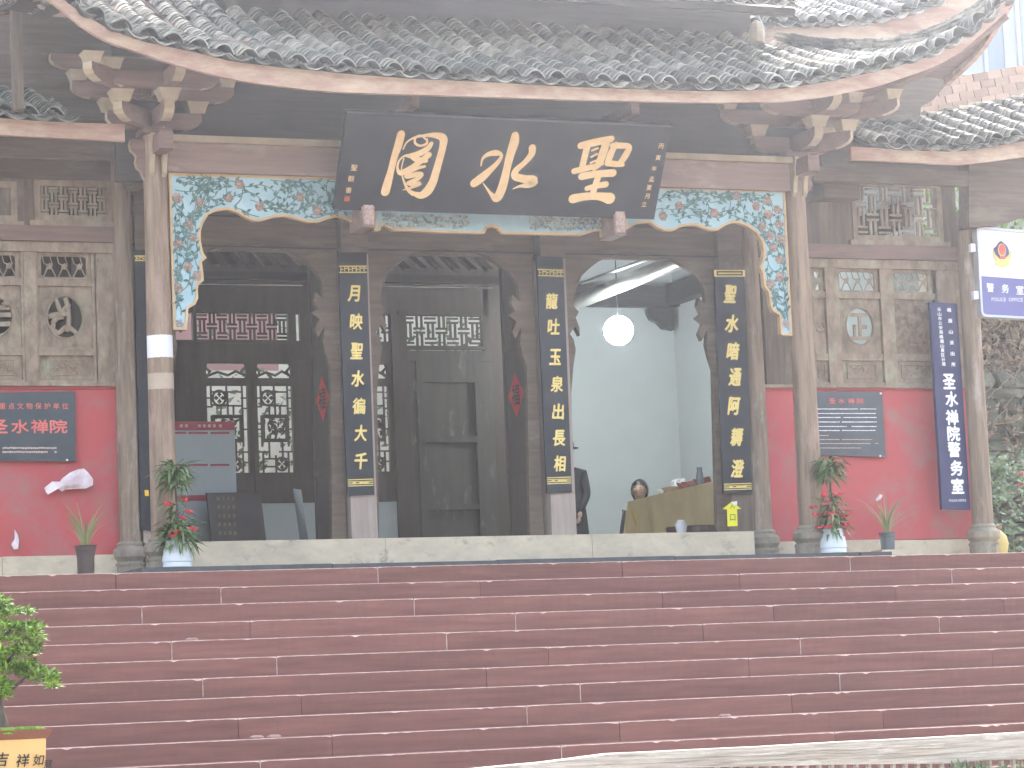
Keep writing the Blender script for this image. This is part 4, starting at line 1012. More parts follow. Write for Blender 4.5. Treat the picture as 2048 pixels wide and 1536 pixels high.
# ================================================================== PLAQUE AND COUPLETS
pq = thing('name_plaque', 'large black plaque leaning out under the eave with three big gold characters', 'plaque')
BL, BR = at(667, 419, .62), at(1308, 439, .62); TL = at(708, 226, .17); TRt = at(1358, 250, .17)
O_ = Vector(BL); ux = (Vector(BR)-Vector(BL)); WQ = ux.length; ux.normalize(); uy = (Vector(TL)-Vector(BL)); HQ = uy.length; uy = (uy-ux*uy.dot(ux)).normalized(); un = ux.cross(uy)  # points to viewer (-Y) or away
if un.y > 0: un = -un
def PQ(x, z, d): return tuple(O_+ux*x+uy*z+un*d)
mb = MB(); mb.poly([[(0, 0), (WQ, 0), (WQ, HQ), (0, HQ)]], 0, -.05, fn=PQ); recalc(part('board', mb, BLACK, pq))
mb = MB(); mb.poly([[(-.015, HQ-.0), (WQ+.015, HQ), (WQ+.015, HQ+.018), (-.015, HQ+.018)]], .012, -.055, fn=PQ); recalc(part('top_edge', mb, mat('grey_edge', (.09, .09, .11), (.06, .06, .08)), pq))
def to_pq(px, py):
    d = Vector(CA*(px-1024)/F-CB*(py-768)/F+CC); t = (O_-Vector(CAM)).dot(un)/d.dot(un); p = Vector(CAM)+d*t-O_; return p.dot(ux), p.dot(uy)
G = {
 'big_character.ge': [
  [(445,785,40),(428,850,40),(405,920,34),(385,1000,34),(366,1070,42),(352,1122,44)],
  [(457,872,7),(478,832,8),(520,806,11),(575,793,14),(640,790,26),(690,808,40),(688,860,36),(670,930,36),(650,1000,38),(630,1065,42),(598,1118,46),(556,1142,34),(505,1122,14),(475,1085,8),(450,1025,6)],
  [(590,815,9),(560,792,10),(528,806,11),(528,838,12),(560,852,12),(594,838,12),(596,812,9)],
  [(622,838,20),(598,870,28),(548,898,30),(500,910,24),(462,912,10),(430,945,10),(424,990,14),(446,1010,28),(500,985,30),(556,945,28),(606,905,30)],
  [(500,912,20),(545,935,30),(590,940,20)],
  [(582,972,14),(535,985,16),(480,1018,14),(478,1032,22),(540,1018,26),(566,1020,18),(535,1048,22),(480,1068,12),(510,1078,20),(556,1072,20),(500,1098,12),(455,1110,4)],
  [(460,925,6),(446,985,6),(456,1050,8),(480,1110,9),(510,1140,8)]],
 'big_character.shui': [
  [(1112,792,34),(1106,835,42),(1085,900,38),(1065,980,34),(1047,1060,38),(1028,1118,40),(1003,1160,36),(972,1136,16),(945,1100,8),(925,1072,4)],
  [(912,970,5),(922,928,12),(955,902,20),(1000,894,26),(1032,908,14),(1010,950,20),(965,995,28),(915,1040,38),(872,1072,36)],
  [(1212,864,32),(1208,900,30),(1170,948,24),(1118,995,28),(1112,1030,34),(1160,1046,34),(1218,1058,44),(1190,1082,26),(1140,1088,12),(1100,1104,4)]],
 'big_character.sheng': [
  [(1496,852,30),(1560,836,32),(1630,822,32),(1676,812,28)],
  [(1536,850,30),(1520,910,28),(1505,975,28)],
  [(1648,826,34),(1625,895,36),(1602,955,32),(1572,985,20)],
  [(1560,880,9),(1596,866,9)],[(1556,918,9),(1590,900,9)],[(1552,952,9),(1590,936,9)],
  [(1456,1000,26),(1520,985,26),(1580,970,22),(1622,956,14)],
  [(1700,842,22),(1672,895,30),(1652,952,28)],
  [(1682,850,26),(1735,850,26),(1778,858,24),(1758,905,30),(1728,950,26)],
  [(1650,952,26),(1700,958,26),(1740,962,18)],
  [(1500,1030,32),(1580,1016,30),(1682,1010,34)],
  [(1600,1022,26),(1580,1080,28),(1560,1145,26)],
  [(1530,1100,22),(1585,1085,24),(1640,1076,28)],
  [(1448,1160,40),(1520,1147,34),(1600,1146,34),(1662,1158,50)]]}
for nm, strokes in G.items():
    mb = MB()
    for i, st in enumerate(strokes):
        pts = []
        for (a, b, w_) in st:
            x, z = to_pq(650+a/2.926, b/2.926); x2, _ = to_pq(650+(a+w_)/2.926, b/2.926); pts.append((x, z, abs(x2-x)*(1.18 if 'ge' in nm else 1.32)))
        mb.ribbon(pts, .003+i*.0008, PQ)
    part('gold_character', mb, GOLD, pq)
mb = MB()
for ch, px, py in (('丙', 1322, 292), ('寅', 1316, 315), ('年', 1308, 337), ('孟', 1303, 358), ('夏', 1298, 375), ('月', 1294, 392), ('立', 1288, 408)):
    x, z = to_pq(px, py); text_into(mb, ch, x, z, .05, .004, PQ, bold=.01)
for ch, px, py in (('聖', 708, 335), ('觀', 702, 357), ('書', 697, 380)):
    x, z = to_pq(px, py); text_into(mb, ch, x, z, .055, .004, PQ, bold=.01)
part('small_inscription', mb, GOLD, pq)
mb = MB(); x, z = to_pq(694, 397); mb.poly([[(x-.025, z-.025), (x+.025, z-.025), (x+.025, z+.025), (x-.025, z+.025)]], .004, .002, fn=PQ); part('red_seal', mb, mat('seal_red', (.45, .12, .07), bump=0), pq)

def couplet(i, tl, tr, bl, br, chars, label, cw=.12, ch_=.13, wid=None):
    Y = YR-.13
    c = thing('couplet_board', label, 'couplet board', 'black couplet boards hung on the pilasters')
    a, b, p, q = (XZ(*t, Y) for t in (tl, tr, br, bl))
    loop = [q, p, b, a]; mb = MB(); mb.poly([loop], Y, Y+.026); recalc(part('board', mb, BLACK, c))
    def loc(u, v):
        x0 = a[0]+(q[0]-a[0])*v; x1 = b[0]+(p[0]-b[0])*v; z0 = a[1]+(q[1]-a[1])*v; z1 = b[1]+(p[1]-b[1])*v
        return x0+(x1-x0)*u, z0+(z1-z0)*u
    def bar(v0, v1, u0=.04, u1=.96, y=-.004):
        P4 = [loc(u0, v1), loc(u1, v1), loc(u1, v0), loc(u0, v0)]; m_ = MB(); m_.poly([P4], Y+y, Y-.0005); return m_
    H = a[1]-q[1]
    return c, loc, bar, Y, H
def ornament(c, bar, loc, Y, v0, v1, kind_):
    mb = MB()
    def add(v0, v1, u0, u1):
        P4 = [loc(u0, v1), loc(u1, v1), loc(u1, v0), loc(u0, v0)]; mb.poly([P4], Y-.006, Y-.0005)
    t = .0045
    if kind_ == 'key':
        add(v0, v0+t, .02, .98); add(v1-t, v1, .02, .98)
        for k in range(7):
            u = .06+k*.135; add(v0+t*1.3, v1-t*1.3, u, u+.025)
            add((v0+v1)/2-t*.4, (v0+v1)/2+t*.4, u+.03, u+.1) if k < 6 and k % 2 == 0 else add(v0+(v1-v0)*.3, v0+(v1-v0)*.42, u+.03, u+.12)
    elif kind_ == 'box':
        add(v0, v0+t, -.02, 1.02); add(v1-t, v1, -.02, 1.02); add(v0+t, v1-t, -.02, .05); add(v0+t, v1-t, .95, 1.02); add(v0+(v1-v0)*.4, v0+(v1-v0)*.6, .12, .9)
    else:
        for k in range(4):
            vv = v0+(v1-v0)*k/3.6; add(vv, vv+t*.8, .03, .97)
        add(v0+(v1-v0)*.3, v0+(v1-v0)*.55, .2, .32); add(v0+(v1-v0)*.3, v0+(v1-v0)*.55, .45, .8)
    part('gold_ornament', mb, GOLDB, c)
def ink_chars(c, txt, pxs, Y, h, wd, bold=.055, shear=.14):
    for ch, (px, py) in zip(txt, pxs):
        x, z = XZ(px, py, Y-.005); mb = MB(); text_into(mb, ch, x, z, h, Y-.005, width=wd, bold=bold, shear=shear); part('gold_character', mb, GOLDB, c)
c, loc, bar, Y, H = couplet(1, (676, 505), (733, 505), (695, 991), (749, 989), '', 'black couplet board beginning with the gold character for moon, left of middle')
ornament(c, bar, loc, Y, .055, .085, 'key'); ornament(c, bar, loc, Y, .935, .965, 'bars')
ink_chars(c, '月映聖水徧大千', [(708, 587), (712, 643), (713, 702), (715, 757), (718, 812), (721, 866), (722, 922)], Y, .145, .12)
c, loc, bar, Y, H = couplet(2, (1073, 512), (1126, 514), (1094, 986), (1144, 984), '', 'black couplet board with the gold dragon character at its top')
ornament(c, bar, loc, Y, .055, .085, 'key'); ornament(c, bar, loc, Y, .935, .965, 'bars')
ink_chars(c, '龍吐玉泉出長相', [(1104, 602), (1107, 653), (1110, 714), (1113, 768), (1116, 823), (1118, 876), (1120, 927)], Y, .145, .12)
c, loc, bar, Y, H = couplet(3, (1429, 540), (1488, 540), (1447, 988), (1505, 986), '', 'black couplet board with cursive gold writing above the yellow arrow sticker')
ornament(c, bar, loc, Y, .0, .03, 'box'); ornament(c, bar, loc, Y, .955, .985, 'bars')
ink_chars(c, '聖水暗通阿耨澄', [(1460, 588), (1463, 647), (1466, 702), (1470, 754), (1468, 812), (1474, 874), (1475, 937)], Y, .165, .14, .07, .25)
c, loc, bar, Y, H = couplet(0, (268, 500), (318, 500), (282, 1060), (330, 1060), '', 'black couplet board mostly hidden behind the front left column')
ornament(c, bar, loc, Y, .02, .04, 'key')

# stickers, papers
def flat(name, pts, Y, mt, label, cat, th=.002, par=None):
    mb = MB(); mb.poly([[XZ(a, b, Y) for a, b in pts]], Y-th, Y); o = recalc(mb.build(name, mt, par))
    if label: o['label'] = label; o['category'] = cat
    return o
arr = thing('arrow_sticker', 'yellow upward arrow sticker reading entrance on the right pilaster', 'sticker')
Ya = YR-.105
flat('arrow', [(1464, 1003), (1482, 1018), (1474, 1018), (1475, 1052), (1455, 1053), (1454, 1019), (1445, 1018)], Ya, YELP, None, None, par=arr)
mb = MB(); x, z = XZ(1464, 1012, Ya); text_into(mb, '入', x, z, .05, Ya-.004, width=.055); x, z = XZ(1465, 1035, Ya); text_into(mb, '口', x, z, .06, Ya-.004); part('lettering', mb, INK, arr)
flat('torn_tape', [(1463, 1004), (1474, 1002), (1474, 1010), (1466, 1009)], Ya-.006, PAPER, 'scrap of white tape on the tip of the yellow arrow', 'tape')
flat('yellow_tag', [(289, 980), (297, 980), (298, 992), (290, 992)], YR-.135, mat('orange_tag', (.85, .55, .05), bump=0), 'small orange yellow tag low on the half hidden couplet board', 'tag')
for i, (px, py) in enumerate(((645, 798), (1032, 790))):
    x = PX[i+1]-.1145; Yc = YR+.12+.52
    zc = None
    # find depth on leaf plane where ray meets x
    d = CA*(px-1024)/F-CB*(py-768)/F+CC; t = (x-CAM[0])/d[0]; P = CAM+d*t
    mb = MB(); r = .2
    mb.add([(x, P[1], P[2]+.22), (x, P[1]-.2, P[2]), (x, P[1], P[2]-.22), (x, P[1]+.2, P[2])], [(0, 1, 2, 3)])
    fu = thing('red_fortune_paper', ('red diamond fortune paper pasted on the dark leaf left of the moon couplet' if i == 0 else 'red diamond fortune paper pasted on the dark leaf left of the dragon couplet'), 'paper', 'red diamond papers on the open door leaves')
    part('paper', mb, REDP, fu)
    mb = MB(); text_into(mb, '福', P[1], P[2], .2, x-.003, fn=lambda a, z, y: (y, -a+2*P[1], z), bold=.03); part('lettering', mb, INK, fu)

# ================================================================== SIGNS
def board(name, label, cat, pts, Y, th, mt):
    e = thing(name, label, cat); mb = MB(); loop = [XZ(a, b, Y) for a, b in pts]; mb.poly([loop], Y, Y+th); recalc(part('board', mb, mt, e)); return e
def bars(par, rows, Y, mt, h=.012, name='small_print'):
    mb = MB()
    for (y, segs) in rows:
        for (a, b) in segs:
            x = a
            while x < b:
                w_ = U(3, 6); x2 = min(x+w_, b); P0, P1 = XZ(x, y, Y), XZ(x2-.8, y, Y); mb.box(P0[0], P1[0], Y-.003, Y-.0005, P0[1]-h/2*U(.6, 1.1), P0[1]+h/2*U(.6, 1.1)); x = x2
    part(name, mb, mt, par)
YS2 = YR-.075
s1 = board('heritage_signboard', 'dark slate board on the left red wall lettered in red', 'signboard', [(-95, 920), (152, 923), (150, 783), (-95, 786)], YS2, .045, SIGNB)
mb = MB()
for k, ch in enumerate('市重点文物保护单位'):
    x, z = XZ(-13+k*17.9, 812, YS2); text_into(mb, ch, x, z, .055, YS2-.003, width=.055, bold=.015)
part('upper_lettering', mb, REDT, s1)
mb = MB()
for ch, px in zip('圣水禅院', (-2, 40, 79, 117)):
    mb = MB(); x, z = XZ(px, 853, YS2); text_into(mb, ch, x, z, .115, YS2-.003, width=.15, bold=.05); part('large_character', mb, REDT, s1)
bars(s1, [(896, [(5, 114)]), (904, [(5, 96), (109, 115)])], YS2, TANT, .018)
for px, py in ((134, 924),): mb = MB(); x, z = XZ(px, py-4, YS2); mb.lathe(x, 0, [(.001, z), (.012, z)], 6) if 0 else mb.box(x-.008, x+.008, YS2-.01, YS2, z-.008, z+.008); part('fixing_screw', mb, WHT, s1)
YS3 = YS2
s2 = board('history_signboard', 'grey information board on the right red wall with white printed lines', 'signboard', [(1612, 909), (1772, 914), (1764, 784), (1610, 784)], YS3, .045, SIGNG)
mb = MB()
for ch, px in zip('圣水禅院', (1664, 1683, 1702, 1720)): x, z = XZ(px, 802, YS3); text_into(mb, ch, x, z, .055, YS3-.003, width=.075, bold=.03)
part('title_lettering', mb, REDT, s2)
rows = [(818, [(1620, 1716), (1720, 1752)]), (827, [(1620, 1752)]), (835, [(1620, 1682), (1687, 1754)]), (844, [(1620, 1680), (1684, 1754)]), (853, [(1620, 1694), (1703, 1754)]), (861, [(1620, 1680), (1684, 1752)])]
bars(s2, rows, YS3, WHT, .009); bars(s2, [(871, [(1620, 1658)]), (879, [(1620, 1680), (1684, 1745)]), (887, [(1620, 1742), (1750, 1757)]), (896, [(1620, 1722)])], YS3, TANT, .009, 'small_print_lower')
for px, py in ((1761, 787), (1760, 912)): mb = MB(); x, z = XZ(px, py, YS3); mb.box(x-.009, x+.009, YS3-.01, YS3, z-.009, z+.009); part('fixing_screw', mb, WHT, s2)
YS4 = YR-.30
s3 = board('police_room_signboard', 'tall navy blue vertical signboard with large white characters beside the far right column', 'signboard', [(1885, 1019), (1941, 1020), (1914, 607), (1860, 604)], YS4, .05, NAVY)
mb = MB()
for ch, px, py in zip('圣水禅院警务室', (1898, 1903, 1904, 1907, 1908, 1913, 1915), (763, 798, 835, 867, 899, 936, 972)): mb = MB(); x, z = XZ(px, py, YS4); text_into(mb, ch, x, z, .145, YS4-.003, width=.135, bold=.07); part('large_character', mb, WHT, s3)
mb = MB()
for k, ch in enumerate('乐山市公安局峨眉山景区分局'): x, z = XZ(1878+k*.75, 619+k*9.1, YS4); text_into(mb, ch, x, z, .036, YS4-.003, width=.04, bold=.04)
for k, ch in enumerate('峨眉山派出所'): x, z = XZ(1898+k*1.7, 620+k*21.8, YS4); text_into(mb, ch, x, z, .04, YS4-.003, width=.044, bold=.06)
x, z = XZ(1915, 1001, YS4); text_into(mb, 'POLICE OFFICE', x, z, .022, YS4-.003, width=.19, bold=.01); part('small_lettering', mb, WHT, s3, kind='stuff')
# police light box on brackets
pb = thing('police_lightbox_sign', 'white and violet rounded lightbox sign with police emblem and POLICE OFFICE', 'lightbox sign')
YQ = 1.35
def rr(pts_):
    # rounded quad from 4 corners (TL,TR,BR,BL) px
    out = []; q = [np.array(XZ(a, b, YQ)) for a, b in pts_]
    for i in range(4):
        p, a, b = q[i], q[i-1], q[(i+1) % 4]; da = (a-p)/np.linalg.norm(a-p); db = (b-p)/np.linalg.norm(b-p); r = .06
        for k in range(6):
            t = k/5; c1 = p+da*r*(1-t)**2+db*r*t**2; out.append(tuple(c1))
    return out
outer = rr([(1951, 453), (2064, 462), (2085, 640), (1961, 633)])
mb = MB(); mb.poly([outer, inset(outer, .022 if True else 0)], YQ-.02, YQ+.1); recalc(part('metal_frame', mb, FRAMEM, pb))
ip = inset(outer, .02)
mb = MB(); zsp = 0
wl_, = (1,)
a0 = XZ(1958, 551, YQ); a1 = XZ(2080, 560, YQ)
up_l = [p for p in ip if p[1] > a0[1]+(a1[1]-a0[1])*(p[0]-a0[0])/(a1[0]-a0[0])]; dn_l = [p for p in ip if p not in up_l]
lx = min(p[0] for p in ip); rx = max(p[0] for p in ip)
def zs_(x): return a0[1]+(a1[1]-a0[1])*(x-a0[0])/(a1[0]-a0[0])
xl_ = XZ(1963, 551, YQ)[0]; xr_ = XZ(2068, 558, YQ)[0]
def side(l):  # order by angle
    cx = sum(p[0] for p in l)/len(l); cz = sum(p[1] for p in l)/len(l); return sorted(l, key=lambda p: math.atan2(p[1]-cz, p[0]-cx))
mb = MB(); mb.poly([side(up_l+[(xl_, zs_(xl_)), (xr_, zs_(xr_))])], YQ+.012, YQ+.05); recalc(part('white_face', mb, LBOXW, pb))
mb = MB(); mb.poly([side(dn_l+[(xl_, zs_(xl_)-.001), (xr_, zs_(xr_)-.001)])], YQ+.010, YQ+.05); recalc(part('violet_face', mb, LBOXB, pb))
ex, ezz = XZ(2004, 506, YQ)
def sh(pts_, y, mt, nm, par_=pb):
    m_ = MB(); m_.poly([[(ex+a, ezz+b) for a, b in pts_]], y, y+.004); return recalc(part(nm, m_, mt, par_))
sh([(-.09, .045), (-.06, .065), (-.035, .1), (.0, .125), (.035, .1), (.07, .07), (.085, .03), (.085, -.03), (.05, -.075), (0, -.095), (-.05, -.075), (-.08, -.03)], YQ+.004, EMBB, 'emblem_shield')
sh([(-.1, .04), (-.075, -.02), (-.03, -.06), (.03, -.06), (.075, -.02), (.11, .04), (.11, -.03), (.075, -.09), (.09, -.12), (.0, -.145), (-.09, -.12), (-.075, -.085), (-.105, -.03)], YQ+.0, EMBY, 'emblem_wreath')
sh([(.047*math.cos(t/12*6.283), .03+.066*math.sin(t/12*6.283)) for t in range(12)], YQ-.004, EMBY, 'emblem_ring')
sh([(.038*math.cos(t/12*6.283), .032+.056*math.sin(t/12*6.283)) for t in range(12)], YQ-.0085, EMBR, 'emblem_centre')
sh([(-.035, -.03), (.035, -.03), (.03, -.055), (-.03, -.055)], YQ-.013, EMBR, 'emblem_gear')
mb = MB()
for ch, px, py in zip('警务室', (1981, 2011, 2040), (575, 577, 580)): x, z = XZ(px, py, YQ); text_into(mb, ch, x, z, .088, YQ+.004, width=.082, bold=.03)
x, z = XZ(2015, 599, YQ); text_into(mb, 'POLICE  OFFICE', x, z, .036, YQ+.004, width=.36, bold=.0); part('lettering', mb, WHT, pb)
for (a, b) in ((1946, 495), (1952, 590)): x, z = XZ(a, b, YQ); mb = MB(); mb.box(x-.022, x+.03, YQ, YQ+.05, z-.04, z+.04); part('wall_bracket', mb, WHT, pb)

# ================================================================== THINGS INSIDE THE HALL
lamp = thing('pendant_bulb', 'glowing white pendant bulb hanging in the right doorway', 'lamp')
lp = Vector(at(1237, 661, 5.2)); mb = MB()
rb = .16; mb.lathe(lp.x, lp.y, [(.001, lp.z-rb)]+[(rb*math.cos(t), lp.z+rb*math.sin(t)) for t in [-1.3+k*.26 for k in range(11)]], 20)  # radius enlarged to include the glow around the bulb
part('bulb', mb, mat('glowing_bulb', (1, 1, 1), (1, 1, 1), bump=0, emit=((.86, .97, 1), 27)), lamp, smooth=True)
mb = MB(); mb.tube([lp+Vector((0, 0, rb)), lp+Vector((0, 0, 1.3))], .006, 5); part('cord', mb, INK, lamp)
# table with cloth: long side runs back from the door
def zpt(px, py, z):   # ray to height z
    d = CA*(px-1024)/F-CB*(py-768)/F+CC; t = (z-CAM[2])/d[2]; return CAM+d*t
ZT = .90
pn = zpt(1431, 962, ZT); pf = zpt(1258, 1003, ZT)
xt_ = pn[0]; KX = (pf[0]-pn[0])/(pf[1]-pn[1])
def skew(mb):
    mb.v = [(v[0]+KX*(v[1]-pn[1]), v[1], v[2]) for v in mb.v]; return mb
yn, yfr = max(2.3, min(pn[1], pf[1])), max(pn[1], pf[1])
tb = thing('offering_table', 'table inside the right doorway hidden under its mustard cloth', 'table')
zn, zf_ = ZT, ZT
mb = MB(); mb.box(xt_, xt_+.75, 2.55, yfr-.03, ZT-.04, ZT-.006); skew(mb); part('table_top', mb, STOOL, tb)
for (a, b) in ((xt_+.05, 2.6), (xt_+.65, 2.6), (xt_+.05, yfr-.12), (xt_+.65, yfr-.12)): mb = MB(); mb.box(a, a+.05, b, b+.05, .05, ZT-.04); skew(mb); part('leg', mb, STOOL, tb)
cl = MB(); nU, nV = 60, 10; vs = []; ylen = yfr-2.5
for i in range(nU+1):
    t = i/nU
    for j in range(nV+1):
        v = j/nV
        y = 2.5+ylen*t; drop = .62 if t > .35 else .38+.24*t/.35
        sag = .35*(1-math.cos(t*math.pi*2))*0
        zz_ = ZT-drop*v*(1.0+.12*math.sin(t*9))
        fold = (.03*math.sin(t*38+v*2.5)+.02*math.sin(t*17-v*3))*v
        vs.append((xt_-.012-fold*.9-.03*v, y+.03*v*math.sin(t*20), zz_))
fs = [(i*(nV+1)+j, (i+1)*(nV+1)+j, (i+1)*(nV+1)+j+1, i*(nV+1)+j+1) for i in range(nU) for j in range(nV)]
cl.add(vs, fs)
cl.add([(xt_-.012, 2.5, ZT), (xt_+.76, 2.5, ZT), (xt_+.76, yfr+.01, ZT), (xt_-.012, yfr+.01, ZT)], [(0, 1, 2, 3)])
vs = []
for i in range(13):
    t = i/12
    for j in range(9): v = j/8; vs.append((xt_-.012+.77*t-.02*v, 2.495-.02*v*math.sin(t*20), ZT-.36*v))
cl.add(vs, [(i*9+j, (i+1)*9+j, (i+1)*9+j+1, i*9+j+1) for i in range(12) for j in range(8)])
vs = []
for i in range(13):
    t = i/12
    for j in range(9): v = j/8; vs.append((xt_-.012+.77*t-.12*v*(1-t), yfr+.012+.03*v*math.sin(t*14), ZT-.62*v))
cl.add(vs, [(i*9+j, (i+1)*9+j, (i+1)*9+j+1, i*9+j+1) for i in range(12) for j in range(8)])
skew(cl); o = cl.build('tablecloth', CLOTH, smooth=True); o['label'] = 'mustard yellow cloth draped over the table in the doorway'; o['category'] = 'tablecloth'
m_ = MB(); m_.beam(Vector(at(1262, 1018, yfr-.3)), Vector(at(1277, 1066, yfr-.25)), .035, .008, up=(1, 0, 0)); oo = m_.build('yellow_ribbon', CLOTHE); oo['label'] = 'bright yellow ribbon hanging down the corner of the tablecloth'; oo['category'] = 'ribbon'
def on_table(px, py, dx=.3):
    d = CA*(px-1024)/F-CB*(py-768)/F+CC; t = (xt_+dx+KX*(-CAM[1]*0+CAM[1]-pn[1])-CAM[0])/(d[0]-KX*d[1]); return CAM+d*t
stuff_t = [('white_bag', 1340, 962, 'folded white plastic bag on the cream box on the table', PAPER, .16), ('cream_box', 1345, 975, 'low cream box on the cloth covered table', CREAM, .2)]
p = on_table(1345, 972); yb_ = p[1]; xo = p[0]-.3
mb = MB(); mb.box(xo+.2, xo+.5, yb_-.16, yb_+.16, ZT+.004, ZT+.1); o = mb.build('low_box', CREAM); o['label'] = 'low cream box on the cloth covered table'; o['category'] = 'box'
mb = MB()
for k in range(5): mb.tube([(xo+.34+.05*math.cos(a+k), yb_-.1+.08*k*.4+.05*math.sin(a), ZT+.13+.04*math.sin(a*1.3+k)) for a in [q*.5 for q in range(12)]], .022, 6)
o = mb.build('white_bag', PAPER, smooth=True); o['label'] = 'crumpled white bag lying on the low cream box'; o['category'] = 'bag'
for k, (px, lab) in enumerate(((1378, 'small red packet on the table nearest the cream box'), (1388, 'red packet between two others on the cloth covered table'), (1412, 'red packet at the door end of the cloth covered table'))):
    p = on_table(px, 960); xo = p[0]-.25; mb = MB(); mb.add([(xo+.2, p[1]-.07, ZT+.003), (xo+.3, p[1]-.07, ZT+.003), (xo+.3, p[1]+.07, ZT+.003), (xo+.2, p[1]+.07, ZT+.003), (xo+.12, p[1]-.05, ZT+.1), (xo+.28, p[1]-.03, ZT+.13), (xo+.28, p[1]+.03, ZT+.09), (xo+.12, p[1]+.05, ZT+.11)], [(0, 3, 2, 1), (4, 5, 6, 7), (0, 1, 5, 4), (1, 2, 6, 5), (2, 3, 7, 6), (3, 0, 4, 7)])
    o = mb.build('red_packet', mat('dull_red_packet', (.4, .14, .13), (.3, .09, .09))); o['label'] = lab; o['category'] = 'packet'; o['group'] = 'red packets on the table'
p = on_table(1400, 960, .12); mb = MB(); mb.lathe(p[0], p[1], [(.035, ZT+.003), (.04, ZT+.1), (.028, ZT+.17), (.03, ZT+.2)], 12); o = mb.build('glass_jar', GLASS, smooth=True); o['label'] = 'grey glass jar standing among the red packets'; o['category'] = 'jar'
p = on_table(1320, 985, .06); mb = MB(); mb.lathe(p[0], p[1], [(.03, ZT+.003), (.04, ZT+.04), (.02, ZT+.07)], 10); o = mb.build('white_cup', POTW, smooth=True); o['label'] = 'small white cup at the edge of the table beside the seated woman'; o['category'] = 'cup'
# stools below the cloth
st = thing('round_stool', 'dark red round stool under the hanging cloth', 'stool'); p = at(1385, 1050, 2.9)
mb = MB(); mb.lathe(p[0], p[1], [(.26, .33), (.27, .47)], 20); part('seat', mb, STOOL, st)
for k in range(4): a = k*1.571+.5; mb = MB(); mb.tube([(p[0]+.22*math.cos(a), p[1]+.22*math.sin(a), .05), (p[0]+.18*math.cos(a), p[1]+.18*math.sin(a), .34)], .02, 6); part('leg', mb, STOOL, st)
p = at(1362, 1050, 2.6); mb = MB()
mb.lathe(p[0], p[1], [(.03, .05), (.05, .2), (.045, .4), (.06, .47), (.03, .52)], 9, sx=1.1, sy=.7); o = mb.build('hanging_white_cloth', PAPER, smooth=True); o['label'] = 'limp white plastic bag standing before the round stool'; o['category'] = 'bag'

